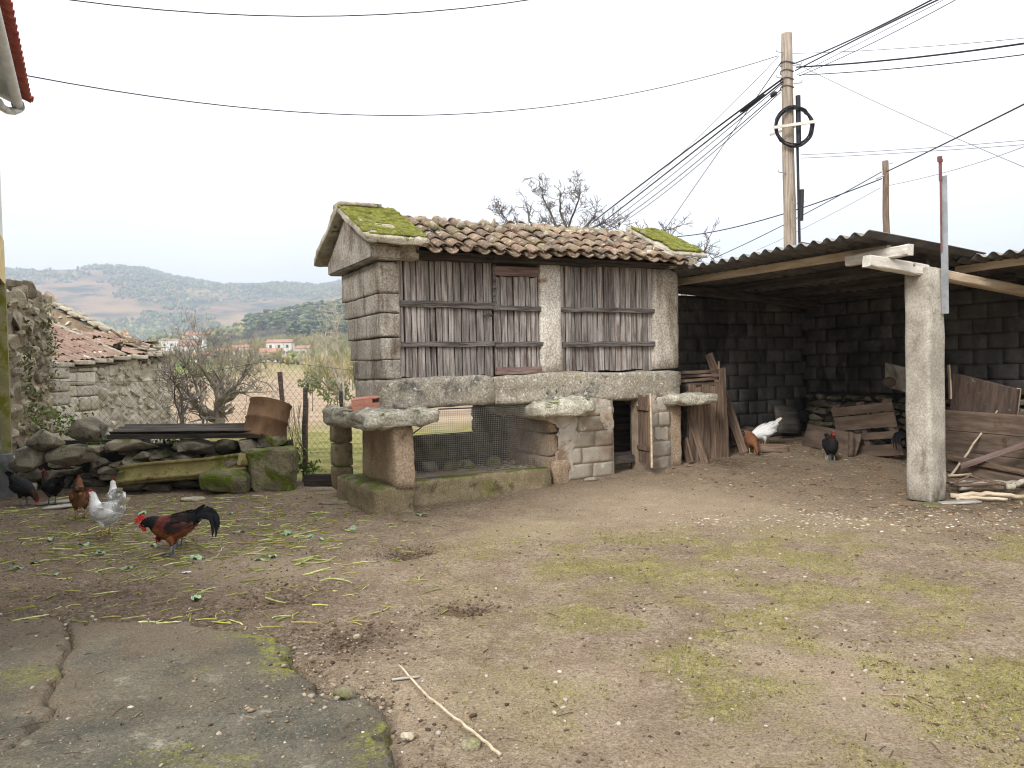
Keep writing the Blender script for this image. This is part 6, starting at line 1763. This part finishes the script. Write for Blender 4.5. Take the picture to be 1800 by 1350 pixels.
# ------------------------------------------------------------------ litter on the ground
def scatter(n, fx, rng):
    P = []
    while len(P) < n:
        x, y = fx(rng)
        P.append((x, y))
    P = np.array(P); return P[:, 0], P[:, 1]
def gzd(x, y):
    return gz(x, y) + (fbm(x, y, 1.1, 2) * .012 + fbm(x, y, 5.5, 3) * .010 + fbm(x + 3, y, 19, 2) * .0055)
def surf(x, y):
    """height of what lies on top: soil or concrete"""
    z = gzd(x, y); s = slab_dist(x, y)
    cov = sstep(4.35, 4.95, y + .12 * fbm(x, y, 3, 3))
    z = np.where(s > -.03, z - .055 * (1 - cov) + .02 * cov, z)
    return np.where(s > .02, np.maximum(z, .018 + .008 * fbm(x, y, 1.2, 3)), z)
def yardpt(rng):
    # denser near the camera
    while True:
        y = 2.3 + 12 * rng.random() ** 1.7; x = rng.uniform(-.75, .72) * (y + .6)
        if rng.random() < .25 + 1.1 * max(0.0, float(fbm(np.array(x + 21.0), np.array(y), 1.4, 3)) + .15): return x, y
def debris(name, n, fx, seed, smin, smax, cols, label, cat, flat=.6, sub=1, elong=1.0):
    rng = np.random.default_rng(seed)
    x, y = scatter(n, fx, rng)
    kp = (slab_dist(x, y) < .03) | (rng.random(n) < .45); x, y = x[kp], y[kp]; n = len(x); z = surf(x, y)
    bv, bf = ico(sub); nv = len(bv)
    s = smin * (smax / smin) ** (rng.random(n) ** 2.2)
    an = rng.uniform(0, 6.28, n); ca, sa = np.cos(an), np.sin(an)
    b = bv[None] * (1 + .35 * rng.uniform(-1, 1, (n, nv, 1)))
    b = b * (s[:, None, None] * np.stack([rng.uniform(.8, 1.3, n) * elong, rng.uniform(.6, 1, n), rng.uniform(.4, .8, n) * flat / .6], -1)[:, None])
    bx_, by_ = b[..., 0] * ca[:, None] - b[..., 1] * sa[:, None], b[..., 0] * sa[:, None] + b[..., 1] * ca[:, None]
    v = np.stack([bx_ + x[:, None], by_ + y[:, None], b[..., 2] + z[:, None] + s[:, None] * .15], -1).reshape(-1, 3)
    f = (bf[None] + (np.arange(n) * nv)[:, None, None]).reshape(-1, 3)
    me = mesh_np(name, v, f)
    c = np.array([q[:3] for q in cols])[rng.integers(0, len(cols), n)] * rng.uniform(.75, 1.25, (n, 1))
    vcol(me, np.repeat(c, nv, 0)); me.materials.append(M['vc'])
    return tag(link(name, me), label, cat, kind='stuff')
EARTH = [S(150, 130, 104), S(128, 106, 82), S(106, 88, 68), S(168, 150, 124), S(86, 70, 54)]
STN = [S(164, 152, 134), S(140, 128, 110), S(176, 164, 146), S(122, 108, 90), S(188, 178, 162), S(104, 90, 74)]
debris('soil_crumbs', 20000, yardpt, 61, .003, .012, EARTH, 'loose crumbs of earth all over the yard', 'soil')
debris('gravel', 5200, yardpt, 62, .003, .017, STN, 'small stones and gravel strewn over the dirt', 'gravel', .55)
def holept(rng):
    h = HOLES[rng.integers(0, 4)]; return h[0] + rng.normal() * h[2] * .55, h[1] + rng.normal() * h[2] * .5
debris('dark_clods', 1500, holept, 67, .004, .016, [S(96, 78, 60), S(80, 64, 50), S(112, 92, 72)], 'dark loose clods in the dust-bathing hollows', 'soil')
def nearslab(rng):
    k = rng.random(); i = rng.integers(0, 9); x0, y0 = SLAB[i]; return x0 + .05 + rng.normal() * .22 + .12, y0 + rng.normal() * .2 - .02
debris('rubble_chips', 700, nearslab, 63, .003, .018, STN + EARTH, 'broken concrete chips along the slab edge', 'gravel', .6)
def shedpt(rng):
    x = rng.uniform(-.5, 3.2); y = rng.uniform(-1.5, 3.8); p = sw(x, y, 0); return p.x, p.y
debris('wood_chips', 2600, shedpt, 64, .005, .022, [S(170, 140, 108), S(136, 104, 78), S(196, 172, 140), S(110, 84, 64)], 'wood chips and straw bits on the shed floor', 'wood chips', .3, 1, 2.2)
def beltpt(rng):
    x = rng.uniform(1.5, 6.5); return x, 7.9 - .12 * (x - 1.5) + rng.normal() * .35
debris('pale_chips', 1500, beltpt, 65, .005, .02, [S(206, 196, 178), S(184, 170, 148), S(160, 140, 114)], 'pale chips in a band before the shed', 'gravel', .4, 1, 1.6)
def inbay(rng):
    x, y = rng.uniform(.15, 1.95), rng.uniform(.1, 1.05); p = Vector(GO) + UX * x + VX * y; return p.x, p.y
o = debris('bedding', 1500, inbay, 66, .008, .03, [S(176, 156, 128), S(140, 118, 94), S(196, 180, 156)], 'dry leaves and straw on the floor of the netted bay', 'bedding', .4, 1, 1.8)
o.location.z = .18
gblock('bay_floor', .1, 1.97, .1, 1.06, -.1, .215, 'granite_brown', 1300, 6, .02, .02)
for i in range(5):
    p = (.35 + i * .3 + ru(-.08, .08), .8 + ru(-.1, .12), .27)
    w_ = Vector(GO) + UX * p[0] + VX * p[1]
    tag(link('bay_stone', rubm[i % 4], None, None, (w_.x, w_.y, .26), (0, 0, ru(0, 6)), (ru(.1, .16), .1, ru(.06, .1))), ['greenish stone at the left end inside the netted bay', 'second mossy stone from the left inside the netted bay', 'middle one of the stones inside the netted bay', 'second stone from the right inside the netted bay', 'pale stone at the right end inside the netted bay'][i], 'stone', 'stones inside the netted bay')
# thin blades of grass and moss on the dirt
rng = np.random.default_rng(71)
N = 150000
y = 2.3 + 6.6 * rng.random(N) ** 1.4; x = rng.uniform(-.55, .75, N) * (y + .5)
k = rng.random(N) < moss_mask(x, y) ** 1.3 * .9 * (slab_dist(x, y) < -.02)
x, y = x[k], y[k]; n = len(x); z = surf(x, y)
a = rng.uniform(0, 6.28, n); h = rng.uniform(.004, .014, n); w = rng.uniform(.0015, .004, n); l_ = rng.normal(0, .006, (n, 2))
v = np.stack([np.stack([x - np.cos(a) * w, y - np.sin(a) * w, z - .002], -1), np.stack([x + np.cos(a) * w, y + np.sin(a) * w, z - .002], -1), np.stack([x + l_[:, 0], y + l_[:, 1], z + h], -1)], 1).reshape(-1, 3)
me = mesh_np('grass', v, np.arange(n * 3).reshape(n, 3))
c = np.array([S(126, 124, 58)[:3], S(150, 144, 80)[:3], S(110, 112, 50)[:3]])[rng.integers(0, 3, n)] * rng.uniform(.8, 1.2, (n, 1))
vcol(me, np.repeat(c, 3, 0)); me.materials.append(M['vc'])
tag(link('moss_grass', me), 'sparse short moss and grass over the right part of the yard', 'grass', kind='stuff')
# dark twigs
def twigs(name, n, fx, seed, L0, L1, r_, cols, label, cat):
    rng = np.random.default_rng(seed); mb = MB(); cc = []
    for i in range(n):
        x, y = fx(rng); z = float(surf(x, y)); a = rng.uniform(0, 6.28); L = rng.uniform(L0, L1); b = rng.normal() * .25
        P = [(x + math.cos(a + b * t) * L * t, y + math.sin(a + b * t) * L * t, z + r_ + .004 * math.sin(t * 3)) for t in (0, .5, 1)]
        s0 = len(mb.v); mb.tube(P, r_ * rng.uniform(.6, 1.3), 4, False); c = np.array(cols[rng.integers(0, len(cols))][:3]) * rng.uniform(.7, 1.2)
        cc += [c] * (len(mb.v) - s0)
    me = mb.mesh(name); vcol(me, np.array(cc)); me.materials.append(M['vc'])
    tag(link(name, me), label, cat, kind='stuff')
twigs('twig_litter', 700, yardpt, 81, .03, .10, .0022, [S(84, 68, 54), S(120, 100, 80), S(156, 136, 108)], 'dry twigs and stalk bits lying about the yard', 'twigs')
def stalkpt(rng):
    while True:
        px, py = rng.uniform(-20, 780), rng.uniform(870, 1110)
        d = math.exp(-((px - 260) / 260) ** 2 - ((py - 930) / 60) ** 2) + .35 * math.exp(-((px - 480) / 160) ** 2 - ((py - 920) / 60) ** 2) + .06
        if rng.random() < d:
            p = feet(px, py); return p.x, p.y
STK = [S(160, 164, 78), S(186, 186, 112), S(138, 146, 66), S(170, 156, 96)]
twigs('stalk_litter', 1100, stalkpt, 82, .05, .17, .0042, STK, 'trampled bits of green stalks around the hens', 'stalks')
# single cut stalks and leaves
rng = np.random.default_rng(83)
stm = []
for i in range(10):
    L = ru(.14, .34); b = ru(-1.1, 1.1)
    P = [(math.cos(b * t) * L * (t - .5), math.sin(b * t) * L * (t - .5) + .02 * math.sin(t * 4), .006 + .006 * math.sin(t * 5 + i)) for t in np.linspace(0, 1, 6)]
    mb = MB().tube(P, [.0075, .0075, .007, .0065, .0055, .004], 6)
    if i % 2: mb.tube([P[3], (P[3][0] + .04, P[3][1] + .03, .01)], [.004, .002], 5)
    me = mb.mesh('stalk', True); me.materials.append(M['stalk']); stm.append(me)
ANCH = [('around the feet of the big rooster', feet(303, 976)), ('beside the white hens', feet(190, 940)), ('near the brown hen and the pale boards', feet(110, 910)), ('next to the edge of the concrete slab', feet(250, 1085)),
        ('in front of the leaning wavy sheet', feet(330, 880)), ('between the rooster and the granary plinth', feet(520, 930)), ('before the granary plinth', feet(680, 920)), ('round the dark hollow in the dirt', feet(500, 1035)), ('in the dark damp patch', feet(120, 1040)), ('at the very edge of the yard by the house', feet(20, 960))]
for i in range(190):
    x, y = stalkpt(rng)
    o = link('plant_stalk', stm[i % 10], None, None, (x, y, float(surf(x, y)) + .001), (0, 0, rng.uniform(0, 6.28) if rng.random() < .55 else rng.normal() * .4 + .35), float(rng.uniform(.4, 1.05)))
    near_ = min(ANCH, key=lambda q: math.hypot(q[1].x - x, q[1].y - y))[0]
    tag(o, 'pale green cut stalk lying ' + near_, 'stalk', 'cut stalks ' + near_)
lfm = []
for i in range(5):
    rr = random.Random(i); v, f = [], []
    for j in range(7):
        t = j / 6; w = .045 * math.sin(math.pi * (.08 + .88 * t)) * rr.uniform(.7, 1.2)
        for k in (-1, -.5, 0, .5, 1): v.append(((t - .5) * .16, k * w * rr.uniform(.6, 1.1) + rr.uniform(-.006, .006), .012 + .03 * abs(k) * math.sin(t * 9 + k * 4 + i) * .6 + rr.uniform(0, .014)))
    for j in range(6):
        for k in range(4): a = j * 5 + k; f.append((a, a + 1, a + 6, a + 5))
    me = mesh_from('leaf', v, f, True); me.materials.append(M['leaf_cab']); lfm.append(me)
for i, (px, py) in enumerate([(60, 990), (100, 1008), (225, 1002), (175, 975), (150, 958), (345, 1055), (270, 958), (420, 935), (505, 938), (545, 945), (620, 930), (712, 915), (742, 908), (480, 978), (250, 905), (345, 985), (330, 918), (405, 905), (90, 950), (565, 950), (455, 985), (30, 1000)]):
    p = feet(px, py)
    tag(link('cabbage_leaf', lfm[i % 5], None, None, (p.x, p.y, float(surf(p.x, p.y)) + .002), (ru(-.2, .2), ru(-.2, .2), ru(0, 6)), ru(.5, .9)), 'torn bluish-green leaf lying ' + (lambda p_: min(ANCH, key=lambda q: (q[1] - p_).length)[0])(p), 'leaf', 'torn leaves on the dirt')
# single stones, sticks and scraps
def on(px, py, dz=0):
    p = feet(px, py); return Vector((p.x, p.y, float(surf(p.x, p.y)) + dz))
for i, (px, py, sx_, sy_, sz_, m, lab) in enumerate([
    (338, 880, .17, .10, .035, 'rubble', 'flat grey stone on the dirt beyond the rooster'), (590, 885, .22, .12, .025, 'rubble', 'flat pale stone left of the granary plinth'),
    (607, 1232, .06, .05, .04, 'rubble_mossy', 'mossy broken lump on the edge of the concrete'), (828, 1314, .045, .035, .03, 'rubble_mossy', 'dark mossy stone next to the end of the long twig'),
    (716, 1298, .035, .025, .018, 'rubble', 'smooth olive stone near the bottom edge of the yard'), (560, 1225, .05, .04, .025, 'rubble_mossy', 'smaller mossy lump beside the crack of the concrete edge'),
    (750, 878, .07, .05, .05, 'rubble', 'angular stone lying at the foot of the mossy kerb'), (805, 868, .10, .06, .03, 'rubble', 'flat light stone in front of the netted bay'),
    (832, 864, .09, .07, .04, 'rubble', 'pale stone right of the flat light one before the netted bay'), (1036, 845, .09, .06, .035, 'rubble', 'greyish stone on the dirt below the front wall'), (995, 842, .13, .06, .04, 'granite_brown', 'brown half-buried stone at the foot of the middle support'),
    (700, 890, .08, .05, .035, 'rubble', 'stone near the corner of the plinth'), (262, 1008, .14, .08, .012, 'granite_mossy', 'thin yellowish slab piece lying among the stalks'), (628, 1124, .025, .02, .018, 'rubble', 'lone light stone in the lower hollow'), (370, 1190, .0, .0, .0, '', '')]):
    if not m: continue
    tag(link('stone', rock_mesh(1400 + i, 2, .5, .15), M[m], None, on(px, py, sz_ * .35), (0, 0, ru(-.3, .3)), (sx_, sy_, sz_)), lab, 'stone')
P = [on(702, 1180, .02), on(745, 1222, .018), on(800, 1270, .02), on(850, 1312, .022), on(880, 1333, .01)]
branch('long_twig', P, .0055, .0075, 'wood_pale', 'long pale twig lying on the dirt near the bottom of the yard', None, 6, 9)
o = link('wood_sliver', block_mesh(.14, .022, .008, 1450, 3, .004, .002), M['grey_wood'], None, on(714, 1198, .008), (0, .05, .35)); tag(o, 'short grey sliver of wood under the long twig', 'wood sliver')
tag(link('plastic_scrap', block_mesh(.07, .03, .008, 1451, 2, .003, .001), M['white_scrap'], None, on(328, 1008, .008), (0, 0, .4)), 'small white scrap on the dirt below the rooster', 'scrap')
for i, (px, py, L, an, lab) in enumerate([(98, 884, .42, .35, 'upper of two pale boards lying behind the brown hen'), (110, 893, .42, .30, 'lower of two pale boards lying behind the brown hen')]):
    tag(link('pale_board', block_mesh(L, .10, .02, 1460 + i, 3, .006, .004), M['grey_wood'], None, on(px, py, .03), (.15, -.05, an)), lab, 'board', 'pale boards by the hens')
tag(link('brick_piece', block_mesh(.16, .09, .2, 1465, 3, .01, .005), M['grey_wood'], None, on(52, 872, .09), (.1, .2, .2)), 'pale brick-sized block leaning by the dark hen at the house corner', 'block')

# broken hollow bricks and old cable on the left cap stone
def gw(x, y, z): return Vector(GO) + UX * x + VX * y + Vector((0, 0, z))
hb_ = empty('hollow_brick', gw(-.22, .15, 1.085), TH - .5, 'broken orange hollow brick lying on the left cap stone', 'brick')
hb_.rotation_euler = (.15, -.1, TH - .55)
for z0 in (0, .05, .1): MB().box(-.16, .12, -.06, .06, z0, z0 + .010).build('web', M['terracotta'], hb_)
for y0 in (-.06, -.005, .05): MB().box(-.155, .115, y0, y0 + .010, .010, .05).build('rib', M['terracotta'], hb_)
for y0 in (-.06, .05): MB().box(-.155, .02, y0, y0 + .010, .06, .10).build('rib', M['terracotta'], hb_)
hb_.scale = (1.35, 1.35, 1.25)
tag(MB().box(-.1, .12, -.05, .05, 0, .018).build('brick_shard', M['terracotta'], None, gw(-.40, .35, 1.08), (.1, .2, TH + .4)), 'flat orange brick shard behind the broken hollow brick', 'brick shard')
branch('old_stick', [gw(-.05, -.1, 1.10), gw(.1, -.2, 1.085), gw(.22, -.28, 1.075)], .010, .006, 'wood_red', 'thin reddish stick on the left cap stone', None, 6, 12)
tag(MB().tube([gw(.1, -.25, 1.075), gw(.3, -.18, 1.06), gw(.6, -.09, 1.055), gw(1.0, -.085, 1.05), gw(1.5, -.085, 1.06)], .007, 6).build('black_hose', M['cable']), 'thin black hose running under the sill stone from the left cap', 'hose')
tag(MB().tube([gw(.26, -.2, .98), gw(.24, -.15, .86), gw(.17, -.1, .80), (gw(.12, -.09, .77))], .007, 6).build('black_hose', M['cable']), 'short black hose end curling below the left cap stone', 'hose')
